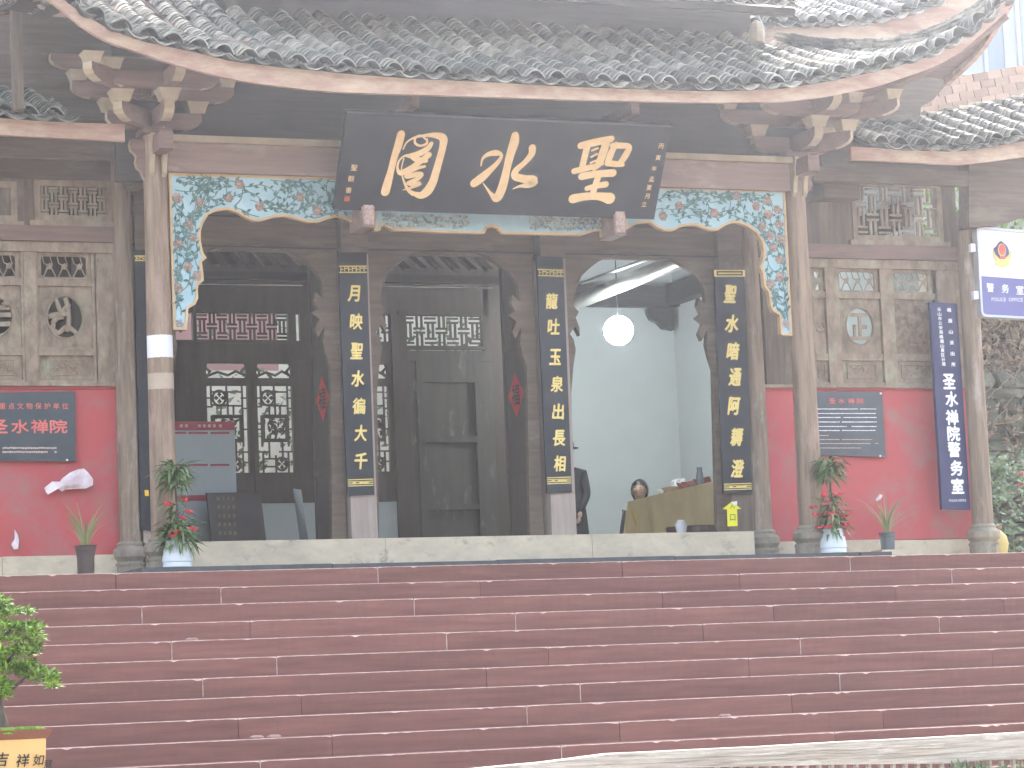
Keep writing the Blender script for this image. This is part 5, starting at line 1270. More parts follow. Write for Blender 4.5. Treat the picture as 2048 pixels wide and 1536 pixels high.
# ---- people
def skin_obj(name, verts, edges, radii, mt, parent, sub=2, root=0):
    me = bpy.data.meshes.new(name); me.from_pydata(verts, edges, []); o = bpy.data.objects.new(name, me); COL.objects.link(o)
    md = o.modifiers.new('s', 'SKIN'); sv = me.skin_vertices[0].data
    for i, r in enumerate(radii):
        sv[i].radius = r if hasattr(r, '__len__') else (r, r); sv[i].use_root = (i == root)
    md.use_smooth_shade = True; s2_ = o.modifiers.new('u', 'SUBSURF'); s2_.levels = sub; s2_.render_levels = sub
    dg = bpy.context.evaluated_depsgraph_get(); nm = bpy.data.meshes.new_from_object(o.evaluated_get(dg)); nm.materials.clear(); nm.materials.append(mt)
    bpy.data.objects.remove(o); bpy.data.meshes.remove(me)
    nm.polygons.foreach_set('use_smooth', [True]*len(nm.polygons)); return link(name, nm, parent)
def person(base, face, H, sitting, coat, label, hat=False, female=False):
    """face: unit 2D direction the figure looks"""
    e = thing('person', label, 'person'); fx, fy = face; rx_, ry_ = fy, -fx      # right hand side
    def P(f, r, z): return (base[0]+fx*f+rx_*r, base[1]+fy*f+ry_*r, base[2]+z)
    k = H/1.7
    if sitting:
        hip = .48*k; V = [P(0, 0, hip), P(0, 0, hip+.22*k), P(.03, 0, hip+.42*k), P(.05, 0, hip+.52*k)]
        L_ = []
    else:
        hip = .9*k; V = [P(0, 0, hip), P(0, 0, hip+.2*k), P(.02, 0, hip+.45*k), P(.03, 0, hip+.55*k)]
    zsld = V[2][2]-base[2]
    R = [(.15*k, .12*k), (.14*k, .11*k), (.15*k, .11*k), (.055*k, .055*k)]; E_ = [(0, 1), (1, 2), (2, 3)]
    for s in (-1, 1):
        n0 = len(V); sh_ = .19*k
        V += [P(.0, s*sh_, zsld+.0), P(.02, s*(sh_+.05), zsld-.26*k), P(.2 if sitting else .1, s*(sh_+.0), zsld-.46*k)]
        R += [.065*k, .05*k, .035*k]; E_ += [(2, n0), (n0, n0+1), (n0+1, n0+2)]
        n0 = len(V)
        if sitting: V += [P(.05, s*.1, hip-.02), P(.42, s*.12, hip), P(.44, s*.12, .08)]
        else: V += [P(0, s*.09, hip-.08), P(.02, s*.1, hip*.52), P(0, s*.1, .09)]
        R += [.1*k, .07*k, .05*k]; E_ += [(0, n0), (n0, n0+1), (n0+1, n0+2)]
    skin_obj('clothed_body', V, E_, R, coat, e)
    hz = zsld+.13*k+.1*k; hc = P(.06, 0, hz+.03)
    kk = k; k = k*(1.13 if female else 1.0)
    # head
    mb = MB(); bm = bmesh.new(); bmesh.ops.create_icosphere(bm, subdivisions=3, radius=1)
    vs = []
    for v in bm.verts:
        x, y, z = v.co
        f = y*.095*k*(1.0 if z > -.2 else 1-.15*(-z)); r = x*.077*k*(1-.25*max(0, -z)); u = z*.118*k
        if y > .7 and abs(x) < .22 and -.35 < z < .15: f += .018*k*(1-abs(x)/.22)      # nose
        if y > .6 and .1 < abs(x) < .55 and .0 < z < .25: f -= .006*k                      # eye sockets
        vs.append(P(.06+f, r, hz+.03+u))
    fs = [tuple(v.index for v in f.verts) for f in bm.faces]; bm.free(); mb.add(vs, fs); part('head', mb, SKIN, e, smooth=True)
    for s in (-1, 1):
        mb = MB(); c = P(.06+.088*k, s*.03*k, hz+.045); mb.leaf(P(.06+.089*k, s*.018*k, hz+.045), (rx_*s, ry_*s, 0), (fx, fy, 0), .024*k, .01*k, 0); part('eye', mb, HAIR, e)
        mb = MB(); mb.leaf(P(.06+.09*k, s*.014*k, hz+.066*k), (rx_*s, ry_*s, .1), (fx, fy, 0), .034*k, .008*k, 0); part('eyebrow', mb, HAIR, e)
        mb = MB(); c = P(.05, s*.078*k, hz+.03); mb.lathe(c[0], c[1], [(.004, c[2]-.03*k), (.014*k, c[2]-.01), (.016*k, c[2]+.012), (.004, c[2]+.03*k)], 8); part('ear', mb, SKIN, e, smooth=True)
    mb = MB(); mb.leaf(P(.06+.088*k, -.022*k, hz-.03*k), (rx_, ry_, 0), (fx, fy, 0), .044*k, .012*k, 0); part('mouth', mb, mat('lips', (.4, .15, .13), bump=0), e)
    # hair: cap over top/back
    bm = bmesh.new(); bmesh.ops.create_icosphere(bm, subdivisions=3, radius=1); keep = []; vs = []
    for v in bm.verts:
        x, y, z = v.co; low = -.9 if female else -.35
        vs.append(P(.05+y*.108*k, x*(.1 if female else .088)*k, hz+.037+z*.13*k))
        keep.append((z > (.34 if female else .42) and y < .96) or (y < (.42 if female else .18)+.25*z and z > low))
    fs = [tuple(v.index for v in f.verts) for f in bm.faces if all(keep[v.index] for v in f.verts)]; bm.free()
    mb = MB(); mb.add(vs, fs); part('hair', mb, HAIR, e, smooth=True)
    k = kk
    # hands
    for s in (-1, 1):
        hb_ = V[6 if s == -1 else 12]; hb_ = Vector(V[4+2] if s == -1 else V[4+6+2])
        dn = Vector((fx*.5, fy*.5, -.8)).normalized() if not sitting else Vector((fx, fy, -.1)).normalized(); sdv = dn.cross(Vector((rx_, ry_, 0))).normalized(); lat = Vector((rx_, ry_, 0))
        hv = [hb_, hb_+dn*.05*k, hb_+dn*.09*k]; he = [(0, 1), (1, 2)]; hr = [.024*k, .03*k, .03*k]
        skin_obj('palm', [tuple(v) for v in hv], he, hr, SKIN, e, 1)
        for q in range(4):
            o0 = hb_+dn*.09*k+sdv*(q-1.5)*.018*k; l = (.03, .034, .032, .025)[q]*k
            mb = MB(); mb.tube([o0, o0+dn*l, o0+dn*l*1.8-lat*s*.01, o0+dn*l*2.3-lat*s*.025], [.009*k, .0085*k, .008*k, .006*k], 6); part('finger', mb, SKIN, e, smooth=True)
        o0 = hb_+dn*.03*k+sdv*-.025*k; mb = MB(); mb.tube([o0, o0-sdv*.02+dn*.03, o0-sdv*.022+dn*.055], [.011*k, .01*k, .007*k], 6); part('thumb', mb, SKIN, e, smooth=True)
    if not sitting:
        for s in (-1, 1):
            b0 = P(0, s*.1, .0); mb = MB(); mb.lathe(b0[0]+fx*.06, b0[1]+fy*.06, [(.06, base[2]), (.065, base[2]+.04), (.04, base[2]+.09)], 10, sx=1 if abs(fx) < .5 else 1.8, sy=1 if abs(fy) < .5 else 1.8); part('shoe', mb, HAIR, e, smooth=True)
    if hat:
        mb = MB(); c = P(.05, 0, 0); z = base[2]+hz+.08*k; mb.lathe(c[0], c[1], [(.15*k, z-.005), (.155*k, z+.004), (.1*k, z+.012), (.098*k, z+.06), (.09*k, z+.085), (.04*k, z+.1)], 20); part('hat', mb, COAT, e, smooth=True)
        # knee-length coat skirt
        mb = MB(); mb.lathe(base[0], base[1], [(.215*k, base[2]+.42*k), (.205*k, base[2]+.62*k), (.185*k, base[2]+.86*k), (.165*k, base[2]+1.05*k), (.19*k, base[2]+1.24*k), (.2*k, base[2]+1.34*k), (.1*k, base[2]+1.42*k)], 24, sx=1.1, sy=.8); part('coat', mb, coat, e, smooth=True)
    return e
pm = at(1143, 1000, 6.9)
person((pm[0]-.02, 6.9, .05), (-.75, -.66), 1.62, False, COAT, 'standing person in black coat and dark brimmed hat half hidden by couplet board', hat=True)
pw = at(1285, 985, 5.7)
person((pw[0]-.02, 5.7, .0), (-.6, -.8), 1.52, True, WJACK, 'seated woman with dark hair looking down behind the mustard covered table', female=True)
o = None
sw = thing('wooden_chair', 'plain chair under the seated woman behind the table', 'chair')
mb = MB(); mb.box(pw[0]-.08, pw[0]+.3, 5.5, 5.92, .3, .34); part('seat', mb, STOOL, sw)
for dx in (-.07, .26):
    for y in (5.52, 5.87): mb = MB(); mb.box(pw[0]+dx, pw[0]+dx+.035, y, y+.035, .05, .3); part('leg', mb, STOOL, sw)

# ---- notice boards inside left bay
nb = thing('notice_board', 'pale grey notice board with dull red header band inside the left bay', 'notice board')
YN = 3.4
def NB(x0, y0, x1, y1, mt, nm, d, par): a, b = XZ(x0, y1, YN), XZ(x1, y0, YN); mb = MB(); mb.box(a[0], b[0], YN-d, YN-d+.012, a[1], b[1]); return part(nm, mb, mt, par)
a, b = XZ(280, 1120, YN), XZ(469, 843, YN); mb = MB(); mb.box(a[0], b[0], YN, YN+.04, .12, b[1]); part('panel', mb, GREYB, nb)
NB(280, 843, 468, 861, REDH, 'header_band', .012, nb); NB(280, 990, 440, 1003, REDH, 'lower_band', .012, nb)
mb = MB()
for k, px in enumerate((362, 372, 398, 408, 418, 428, 440)): x, z = XZ(px, 852, YN); mb.box(x-.014, x+.014, YN-.016, YN-.0125, z-.014, z+.014)
part('header_lettering', mb, TANT, nb)
for y in (866, 930):
    for (x0, x1) in ((300, 372), (377, 415), (421, 458)): NB(x0, y-2, x1, y+2, REDH, 'red_strip', .0125, nb)
for x in (a[0]+.03, b[0]-.07): mb = MB(); mb.box(x, x+.04, YN+.0, YN+.04, .05, .12); part('leg', mb, GREYB, nb)
sb = thing('sandwich_board', 'black board with faint gold characters leaning before the grey notice board', 'sign board')
YM = 2.9
a, b = XZ(430, 1085, YM), XZ(536, 981, YM)
mb = MB(); mb.add([(a[0], YM, .05), (b[0], YM, .05), (b[0]-.02, YM+.18, b[1]), (a[0]-.02, YM+.18, b[1]), (a[0], YM+.03, .05), (b[0], YM+.03, .05), (b[0]-.02, YM+.21, b[1]), (a[0]-.02, YM+.21, b[1])], [(0, 1, 2, 3), (7, 6, 5, 4), (0, 4, 5, 1), (1, 5, 6, 2), (2, 6, 7, 3), (3, 7, 4, 0)]); recalc(part('board', mb, BRSIGN, sb))
mb = MB()
for r in range(5):
    for c_ in range(4):
        x, z = XZ(440+c_*10, 996+r*17.5, YM+.1); t = (z-.05)/(b[1]-.05); mb.box(x-.015, x+.015, YM+.18*t-.004, YM+.18*t-.001+.004, z-.018, z+.018)
part('gold_lettering', mb, mat('dull_gold', (.22, .17, .11), (.15, .12, .08), scale=40), sb)
gp = thing('leaning_panel', 'grey sheet panel leaning beside the open leaf in the left bay', 'panel')
a, b = XZ(596, 1085, 2.7), XZ(622, 975, 2.7); mb = MB(); mb.add([(a[0]+.03, 2.6, .05), (a[0]+.16, 2.75, .05), (b[0]-.02, 2.95, b[1]), (b[0]-.14, 2.8, b[1])], [(0, 1, 2, 3)]); mb.add([(a[0]+.03, 2.62, .05), (a[0]+.16, 2.77, .05), (b[0]-.02, 2.97, b[1]), (b[0]-.14, 2.82, b[1])], [(3, 2, 1, 0)]); part('sheet', mb, GREYB, gp)

# ================================================================== POTS AND PLANTS ON THE TERRACE
def potted(base, prof, mt, name, label, cat, seg=28):
    e = thing(name, label, cat); x, y, z = base
    mb = MB(); mb.lathe(x, y, [(r, z+h) for r, h in prof], seg, capt=False); mb.lathe(x, y, [(prof[-1][0]*.9, z+prof[-1][1]-.03), (prof[-1][0]*.9-.001, z+prof[-1][1]-.001), (prof[-1][0], z+prof[-1][1])], seg, capb=False, capt=False); part('pot', mb, mt, e, smooth=True)
    mb = MB(); mb.lathe(x, y, [(prof[-1][0]*.9, z+prof[-1][1]-.04), (prof[-1][0]*.5, z+prof[-1][1]-.03)], 16); part('soil', mb, SOIL, e); return e
def whorl_plant(e, x, y, z0, H, tiers):
    stem = MB(); stem.tube([(x, y, z0), (x+.01, y, z0+H*.5), (x-.01, y, z0+H)], [.014, .011, .006], 6)
    lv = MB(); fl = []
    for (h, r, n, L_) in tiers:
        for k in range(n):
            a = U(0, 6.283); el_ = U(-.5, .75); rr0 = U(.0, r*.55); zz_ = z0+H*h+U(-.09, .1)
            p = Vector((x+math.cos(a)*rr0, y+math.sin(a)*rr0, zz_)); d = Vector((math.cos(a+U(-.4, .4)), math.sin(a+U(-.4, .4)), el_))
            lv.leaf(p, d, (U(-.3, .3), U(-.3, .3), 1), L_*U(.7, 1.2), L_*.2, U(.2, .7))
        for k in range(5):
            a = k*1.257+U(-.3, .3); stem.tube([(x, y, z0+H*h-.08), (x+math.cos(a)*r*.6, y+math.sin(a)*r*.6, z0+H*h)], .004, 4)
    part('stem', stem, BARK, e); part('leaves', lv, GREENL, e, kind='stuff')
def redflowers(e, pts, s=.05):
    for p in pts:
        mb = MB()
        for k in range(9):
            a = U(0, 6.28); mb.leaf(p, (math.cos(a), math.sin(a)-.3, U(-.4, .6)), (0, -1, .4), s*U(.7, 1.2), s*.55, .2)
        part('flower', mb, REDFL, e)
WP = [(.115, 0), (.125, .012), (.122, .05), (.128, .055), (.13, .075), (.115, .15), (.095, .2), (.093, .23), (.1, .235)]
b1 = at(355, 1134, .62); b1 = (b1[0], .62, .056)
e = potted(b1, WP, POTW, 'potted_shrub', 'tiered green shrub with red blooms in a white pot by the left column', 'potted plant')
whorl_plant(e, b1[0], b1[1], .27, .62, [(.1, .2, 230, .16), (.42, .12, 50, .13), (.92, .13, 190, .16)])
redflowers(e, [at(a, b, .5) for a, b in ((338, 1007), (368, 1000), (378, 1024), (366, 1036), (351, 1062), (384, 1058), (345, 1070))])
b2 = at(1667, 1102, .72); b2 = (b2[0], .72, .056)
e = potted(b2, WP, POTW, 'potted_shrub', 'tiered green shrub with red blooms in a white pot before the right column', 'potted plant')
whorl_plant(e, b2[0], b2[1], .27, .62, [(.1, .18, 150, .15), (.4, .17, 70, .13), (.92, .15, 180, .16)])
redflowers(e, [at(a, b, .6) for a, b in ((1648, 990), (1674, 988), (1626, 1013), (1633, 1030), (1663, 1026), (1689, 1032), (1637, 1055), (1657, 1053), (1692, 1048))])
def grassy(e, x, y, z0, H, n, spread):
    lv = MB()
    for k in range(n):
        a = U(0, 6.28); L_ = H*U(.55, 1.05); out = U(.05, spread); w0 = .018; pts = []
        for q in range(7):
            t = q/6; r = out*t**2.2+.02; pts.append((x+math.cos(a)*r, y+math.sin(a)*r*.6, z0+L_*(t-.25*out*t**3)))
        sdv = Vector((1, .3*math.sin(a), 0)).normalized(); vs = []
        for q, p_ in enumerate(pts): ww = w0*(1-.85*(q/6)**2)/2; vs += [tuple(Vector(p_)-sdv*ww), tuple(Vector(p_)+sdv*ww)]
        lv.add(vs, [(2*q, 2*q+1, 2*q+3, 2*q+2) for q in range(6)])
    part('leaf_blades', lv, BLADE, e, kind='stuff')
b3 = at(172, 1146, .3); b3 = (b3[0], .3, -.0)
e = potted(b3, [(.066, 0), (.07, .02), (.072, .14), (.082, .21), (.098, .245)], POTBR, 'potted_grass', 'long thin leaved plant in a flared brown pot before the left red wall', 'potted plant')
grassy(e, b3[0], b3[1], .2, .42, 26, .2)
b4 = at(1776, 1100, 1.3); b4 = (b4[0], 1.3, -.0)
z4 = max(-.01, at(1776, 1100, 1.3)[2]); b4 = (b4[0], 1.3, z4-.0)
e = potted(b4, [(.062, 0), (.066, .02), (.07, .13), (.082, .155), (.086, .165)], POTGR, 'potted_grass', 'spindly strap leaved plant in a grey pot before the right red wall', 'potted plant')
grassy(e, b4[0], b4[1], z4+.13, .42, 22, .38)
mb = MB(); mb.box(b4[0]-.12, b4[0]+.12, 1.2, 1.42, -.01, z4-.001); (mb.build('pot_stand_stone', STONE) if z4 > .02 else None)
for o in list(bpy.data.objects):
    if o.name.startswith('pot_stand_stone'): o['label'] = 'flat pale stone under the grey pot by the right red wall'; o['category'] = 'stone'
# plastic scraps
def scrap(name, pts, Y, label, puff=.04, n=4):
    P2 = [XZ(a, b, Y) for a, b in pts]; cx = sum(p[0] for p in P2)/len(P2); cz = sum(p[1] for p in P2)/len(P2); mb = MB(); N = len(P2); vs = []
    for s in (-1, 1):
        for t in (1, .75, .45): vs += [(cx+(p[0]-cx)*t, Y+s*puff*(1-t)*1.2+U(-.008, .008), cz+(p[1]-cz)*t) for p in P2]
        vs.append((cx, Y+s*puff, cz))
    fs = []
    for q in (0, 1):
        o = q*(3*N+1)
        for r in range(2):
            for k in range(N): k2 = (k+1) % N; f = (o+r*N+k, o+r*N+k2, o+(r+1)*N+k2, o+(r+1)*N+k); fs.append(f if q == 0 else f[::-1])
        for k in range(N): k2 = (k+1) % N; fs.append((o+2*N+k, o+2*N+k2, o+3*N) if q == 0 else (o+2*N+k2, o+2*N+k, o+3*N))
    mb.add(vs, fs); o = recalc(mb.build(name, PLAS, smooth=True)); o['label'] = label; o['category'] = 'plastic bag' if puff > .03 else 'litter'; return o
scrap('plastic_bag', [(88, 976), (104, 963), (120, 963), (124, 957), (140, 945), (155, 939), (168, 937), (176, 945), (186, 958), (186, 970), (172, 977), (150, 978), (132, 979), (124, 983), (117, 978), (110, 972), (101, 978), (96, 989), (92, 984)], YR-.1, 'puffed white plastic bag floating against the left red wall')
scrap('plastic_scrap', [(29, 1059), (35, 1068), (38, 1080), (36, 1098), (28, 1099), (22, 1089), (29, 1078)], YR-.05, 'thin torn scrap of white plastic at the foot of the left red wall', .02)
scrap('petal_scrap', [(1751, 999), (1760, 987), (1765, 991), (1761, 999), (1754, 1002)], 1.2, 'small white scrap caught on the leaves of the grey potted plant', .012)
scrap('paper_crumb', [(1750, 1081), (1754, 1080), (1758, 1087), (1755, 1088)], YR-.08, 'tiny white crumb of paper low on the right red wall', .006)

for px, py, i, lab in ((395, 1312, 4, 'flat pinkish stone chip lying on a step left of centre'), (525, 1466, 9, 'small stone chip low on the steps below the moon couplet'), (560, 1464, 9, 'brownish chip beside another near the lower left steps'), (1466, 1427, 9, 'rounded pink stone chip on a lower step right of centre'), (1500, 905, -1, '')):
    if i < 0: continue
    x = XZ(px, py, -TR*i-.1)[0]; mb = MB(); mb.lathe(x, -TR*i+.12-TR*0-.0, [(.035, -RS*i+.0), (.04, -RS*i+.01), (.025, -RS*i+.022)], 7, sx=1.4, sy=.7)
    mb.v = [(v[0]+U(-.004, .004), v[1]-.22+U(-.004, .004)+.14, v[2]) for v in mb.v]
    o = mb.build('stone_chip', CHIP); o['label'] = lab; o['category'] = 'stone chip'
# ================================================================== RIGHT-HAND BANK, JAR, BACKGROUND
jr = thing('yellow_jar', 'bulging yellow glazed jar with brown lid behind the far right column base', 'jar')
pj = at(1985, 1104, 2.3); zj = -.0; mb = MB(); mb.lathe(pj[0], 2.3, [(.1, zj), (.15, zj+.1), (.17, zj+.2), (.15, zj+.28), (.09, zj+.34)], 24); part('body', mb, JAR, jr, smooth=True)
mb = MB(); mb.lathe(pj[0], 2.3, [(.08, zj+.341), (.11, zj+.36), (.11, zj+.38), (.06, zj+.385)], 20); part('lid', mb, POTRIM, jr, smooth=True)
rw = thing('rubble_stone_wall', 'mossy rubble retaining wall and bank right of the gatehouse', 'stone wall')
YK = 4.5
zk = lambda y: XZ(2000, y, YK)[1]
# backing earth
mb = MB(); mb.box(14.9, 24, YK+.12, YK+.6, -.05, zk(600)); part('earth_backing', mb, SOIL, rw)
x0k = 14.8
rows_k = [(-.02, .2)]
z = .0
while z < zk(775):
    h = U(.12, .24); x = x0k+U(-.2, 0)
    while x < 19.5:
        w_ = U(.22, .5); mb = MB(); bm = bmesh.new(); bmesh.ops.create_icosphere(bm, subdivisions=2, radius=1)
        j = [U(.8, 1.15) for _ in bm.verts]
        sx_, sy_, szz = w_*.54, .16, h*.56
        def cl(v): return math.copysign(abs(v)**.55, v)
        vs = [(x+w_/2+cl(v.co.x)*sx_*j[i], YK+cl(v.co.y)*sy_*j[i], z+h/2+cl(v.co.z)*szz*(.9+.1*j[i])) for i, v in enumerate(bm.verts)]
        fs = [tuple(q.index for q in f.verts) for f in bm.faces]; bm.free(); mb.add(vs, fs); part('stone', mb, ROCK, rw); x += w_*.98
    z += h*.95
bank = MB(); n = 24
vs = []
for i in range(n+1):
    for j in range(11):
        vs.append((14.6+i*.55, YK+.1+j*.5+U(-.1, .1), zk(775)-.25+j*.33+U(-.1, .1)))
bank.add(vs, [(i*11+j, (i+1)*11+j, (i+1)*11+j+1, i*11+j+1) for i in range(n) for j in range(10)]); bk = bank.build('earth_bank', SOIL, kind='structure')
lv = MB()
for k in range(6500):
    t = R_(); x = U(14.9, 17.3); j = t*2.6; y = YK-.15+j; zz_ = zk(775)-.2+j*.66+U(-.05, .22) if R_() < .7 else U(.1, zk(775)); 
    if zz_ < zk(775)-.2: y = YK-.2+U(-.08, .03)
    if zz_ < zk(860) and R_() < .35: continue
    a = U(0, 6.28); lv.leaf((x, y, zz_), (math.cos(a), math.sin(a), U(-.6, .6)), (U(-1, 1), -1, U(-.5, 1)), U(.05, .12), U(.02, .05), .3)
for k in range(3800):
    a = U(0, 6.28); lv.leaf((U(14.9, 17.4), YK+U(-.02, .11), U(zk(790), zk(590))), (math.cos(a), -.4, math.sin(a)), (U(-1, 1), -1, U(-.5, 1)), U(.06, .14), U(.02, .05), .3)
lv.build('fallen_leaves', DRYL, kind='stuff')
lv = MB()
for k in range(90):
    x = U(14.9, 17); zz_ = U(1.2, zk(560)); y = YK-.2+max(0, zz_-zk(775))*1.4; a = U(0, 3.14); pts = [(x+q*.06*math.cos(a)+U(-.02, .02), y-.05*q*.3, zz_+q*.05*math.sin(a*1.3)) for q in range(8)]
    lv.tube(pts, .006, 4)
lv.build('dry_twigs', mat('pale_twig', (.34, .27, .2), (.22, .17, .13)), kind='stuff')
def fern(x, y, z, s, label, red=False):
    e = thing('fern_plant', label, 'fern'); lv = MB()
    for k in range(9):
        a = U(-.3, 3.5); d = Vector((math.cos(a), -abs(math.sin(a))*.5, U(.2, .9)))
        p = Vector((x, y, z))
        for q in range(14):
            t = q/14; c = p+d*s*t+Vector((0, 0, -s*.55*t*t)); w_ = s*.28*math.sin(math.pi*min(1, t+.12))
            for sg in (-1, 1):
                lv.leaf(c, (sg*-d.y+U(-.1, .1), sg*d.x*.4, -.25+U(-.2, .2)), (0, -1, .7), max(.03, w_), .028, .2)
    part('fronds', lv, GREENL, e, kind='stuff')
fern(15.25, 3.9, .62, .5, 'large fern beside the yellow jar'); fern(15.9, 3.9, .35, .5, 'fern lowest at the right edge of the frame'); fern(16.2, 4.0, 1.1, .4, 'fern growing out of the rubble wall joints')
e = thing('flowering_bush', 'leafy bush with red flowers right of the yellow jar', 'bush'); lv = MB()
for k in range(500): a = U(0, 6.28); r = U(0, .6); lv.leaf((16.1+math.cos(a)*r, 3.4+math.sin(a)*.3, .5+U(-.45, .75)), (U(-1, 1), U(-1, .2), U(-.4, .8)), (0, -1, .6), U(.06, .11), .045, .2)
part('leaves', lv, GREENL, e, kind='stuff'); redflowers(e, [at(a, b, 3.0) for a, b in ((2043, 948), (2037, 970))], .045)
# hillside behind
hb = MB(); vs = []; n = 30
for i in range(n+1):
    for j in range(9): vs.append((-30+i*4.0, 22+j*5+U(-1, 1), -2+j*j*.06+j*.35+U(-.3, .3)))
hb.add(vs, [(i*9+j, (i+1)*9+j, (i+1)*9+j+1, i*9+j+1) for i in range(n) for j in range(8)]); hb.build('hillside', HILLM, kind='structure', smooth=True)
lv = MB()
for k in range(5000): lv.leaf((U(16.4, 20), U(5.0, 7), U(3.0, 5.0)), (U(-1, 1), U(-1, 1), U(-1, 1)), (U(-1, 1), -1, 1), .09, .05, .2)
e = thing('green_bush', 'bright green bush behind the lightbox sign', 'bush'); part('leaves', lv, BONL, e, kind='stuff')
# brick parapet and white building behind the right wing roof
bw = thing('brick_parapet', 'terracotta brick parapet wall behind the right wing roof', 'brick wall'); YBK = 7.5
X0, X1 = XZ(1830, 170, YBK)[0], XZ(2160, 170, YBK)[0]
ztop = lambda x: XZ(1880, 160, YBK)[1]+(XZ(2048, 130, YBK)[1]-XZ(1880, 160, YBK)[1])*(x-XZ(1880, 160, YBK)[0])/(XZ(2048, 130, YBK)[0]-XZ(1880, 160, YBK)[0])
sk = (ztop(1)-ztop(0))
cz0 = XZ(1880, 160, YBK)[1]; cx0 = XZ(1880, 160, YBK)[0]
bh, bl = .105, .21; me = MB(); me.box(0, bl-.008, 0, .1, -bh+.008, 0); me = mesh_of(me, 'brick', [BRICK])
mb = MB(); mb.poly([[(X0, 2), (X1, 2), (X1, ztop(X1)-.01), (X0, ztop(X0)-.01)]], YBK+.012, YBK+.25); recalc(part('mortar_core', mb, MORT, bw))
for r in range(8):
    k = 0; x = X0+(r % 2)*bl/2
    while x < X1-bl:
        o = bpy.data.objects.new('brick', me); COL.objects.link(o); o.parent = bw; o.location = (x, YBK+U(-.004, .004), ztop(x)-r*bh); o.rotation_euler = (0, -math.atan(sk), 0); x += bl
wb = thing('white_building', 'pale rendered building with tall windows above the brick parapet', 'building'); YWB = 12
X0, X1 = XZ(1790, 100, YWB)[0], XZ(2300, 100, YWB)[0]
mb = MB(); mb.box(X0, X1, YWB, YWB+6, -2.4, 12); part('wall', mb, BLDW, wb)
for (a, b) in ((1895, 1930), (1962, 2010), (2030, 2090)):
    xa, xb = XZ(a, 60, YWB)[0], XZ(b, 60, YWB)[0]; z0, z1 = XZ(a, 150, YWB)[1], XZ(a, -60, YWB)[1]
    mb = MB(); frame(mb, xa, xb, z0, z1, .06, YWB-.05, YWB-.002); w_ = part('window', mb, BLDW, wb); mb = MB(); mb.box(xa+.06, xb-.06, YWB-.02, YWB-.003, z0+.06, z1-.06); part('pane', mb, GLASS, w_)
# courtyard walls seen through the lattice
fw = thing('courtyard_wall', 'pale courtyard wall with pink upper band behind the lattice doors', 'wall')
mb = MB(); mb.box(6, 10.4, 11.5, 11.7, -.05, XZ(490, 760, 11.5)[1]+.12); mb.box(10.401, 18.5, 11.5, 11.7, -.05, 5.2); part('pale_wall', mb, PALEF, fw)
mb = MB(); mb.box(6, 10.4, 11.52, 11.72, XZ(490, 760, 11.5)[1]+.122, 4.4); part('pink_band', mb, PINKF, fw)
DKL = mat('dull_dark_green_leaf', (.13, .17, .08), (.07, .1, .05), island=.4)  # darker, duller green than the other leaves
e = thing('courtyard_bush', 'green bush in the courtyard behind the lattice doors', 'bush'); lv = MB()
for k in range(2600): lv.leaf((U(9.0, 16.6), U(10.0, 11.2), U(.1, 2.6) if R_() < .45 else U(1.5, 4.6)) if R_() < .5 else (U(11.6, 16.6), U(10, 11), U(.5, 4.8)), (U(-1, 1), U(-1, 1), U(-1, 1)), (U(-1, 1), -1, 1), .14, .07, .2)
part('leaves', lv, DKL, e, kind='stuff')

# ================================================================== FOREGROUND
YG = -9.0
lg = thing('timber_rail', 'bleached weathered timber lying across the foot of the steps', 'timber')
top = [(860, 1546), (1100, 1524), (1230, 1507), (1400, 1499), (1548, 1492), (1700, 1483), (1850, 1476), (2048, 1465), (2300, 1452)]
bot = [(2300, 1508), (2048, 1519), (1960, 1521), (1900, 1527), (1700, 1529), (1548, 1532), (1100, 1541), (860, 1556)]
mb = MB(); mb.poly([[XZ(a, b, YG) for a, b in bot+top]], YG, YG+.16); recalc(part('log', mb, LOGW, lg))
for k in range(40):
    x = U(1150, 2250); t = (x-1100)/948; y = 1524-t*58+U(.2, .85)*(18+t*34); l = U(60, 260); mb = MB(); P0 = at(x, y, YG); P1 = at(x+l, y-l*.045*U(.6, 1.2), YG); mb.tube([P0, tuple((np.array(P0)+np.array(P1))/2+np.array([0, -.003, U(-.003, .003)])), P1], [.001, U(.003, .007), .001], 5); part('wood_ridge', mb, LOGW, lg)
sk_ = thing('stake_fence', 'low fence of thin stakes under the bleached timber', 'fence')
for k in range(46):
    x = XZ(1440, 1530, YG)[0]+k*.075; mb = MB(); mb.box(x-.009, x+.009, YG+.02, YG+.05, -2.4, XZ(1548, 1532, YG)[1]+.01+U(-.0, .0)-.0); part('stake', mb, LOGW, sk_)
lv = MB(); e = thing('leafy_weed', 'green leafy weeds at the bottom right corner under the timber', 'weeds')
for k in range(260):
    p = at(U(1900, 2060), U(1538, 1575), YG-.1+U(-.1, .1)); a = U(0, 6.28); lv.leaf(p, (math.cos(a), U(-.6, .2), math.sin(a)), (0, -1, .3), U(.04, .08), U(.015, .03), .2)
part('leaves', lv, DKL, e, kind='stuff')
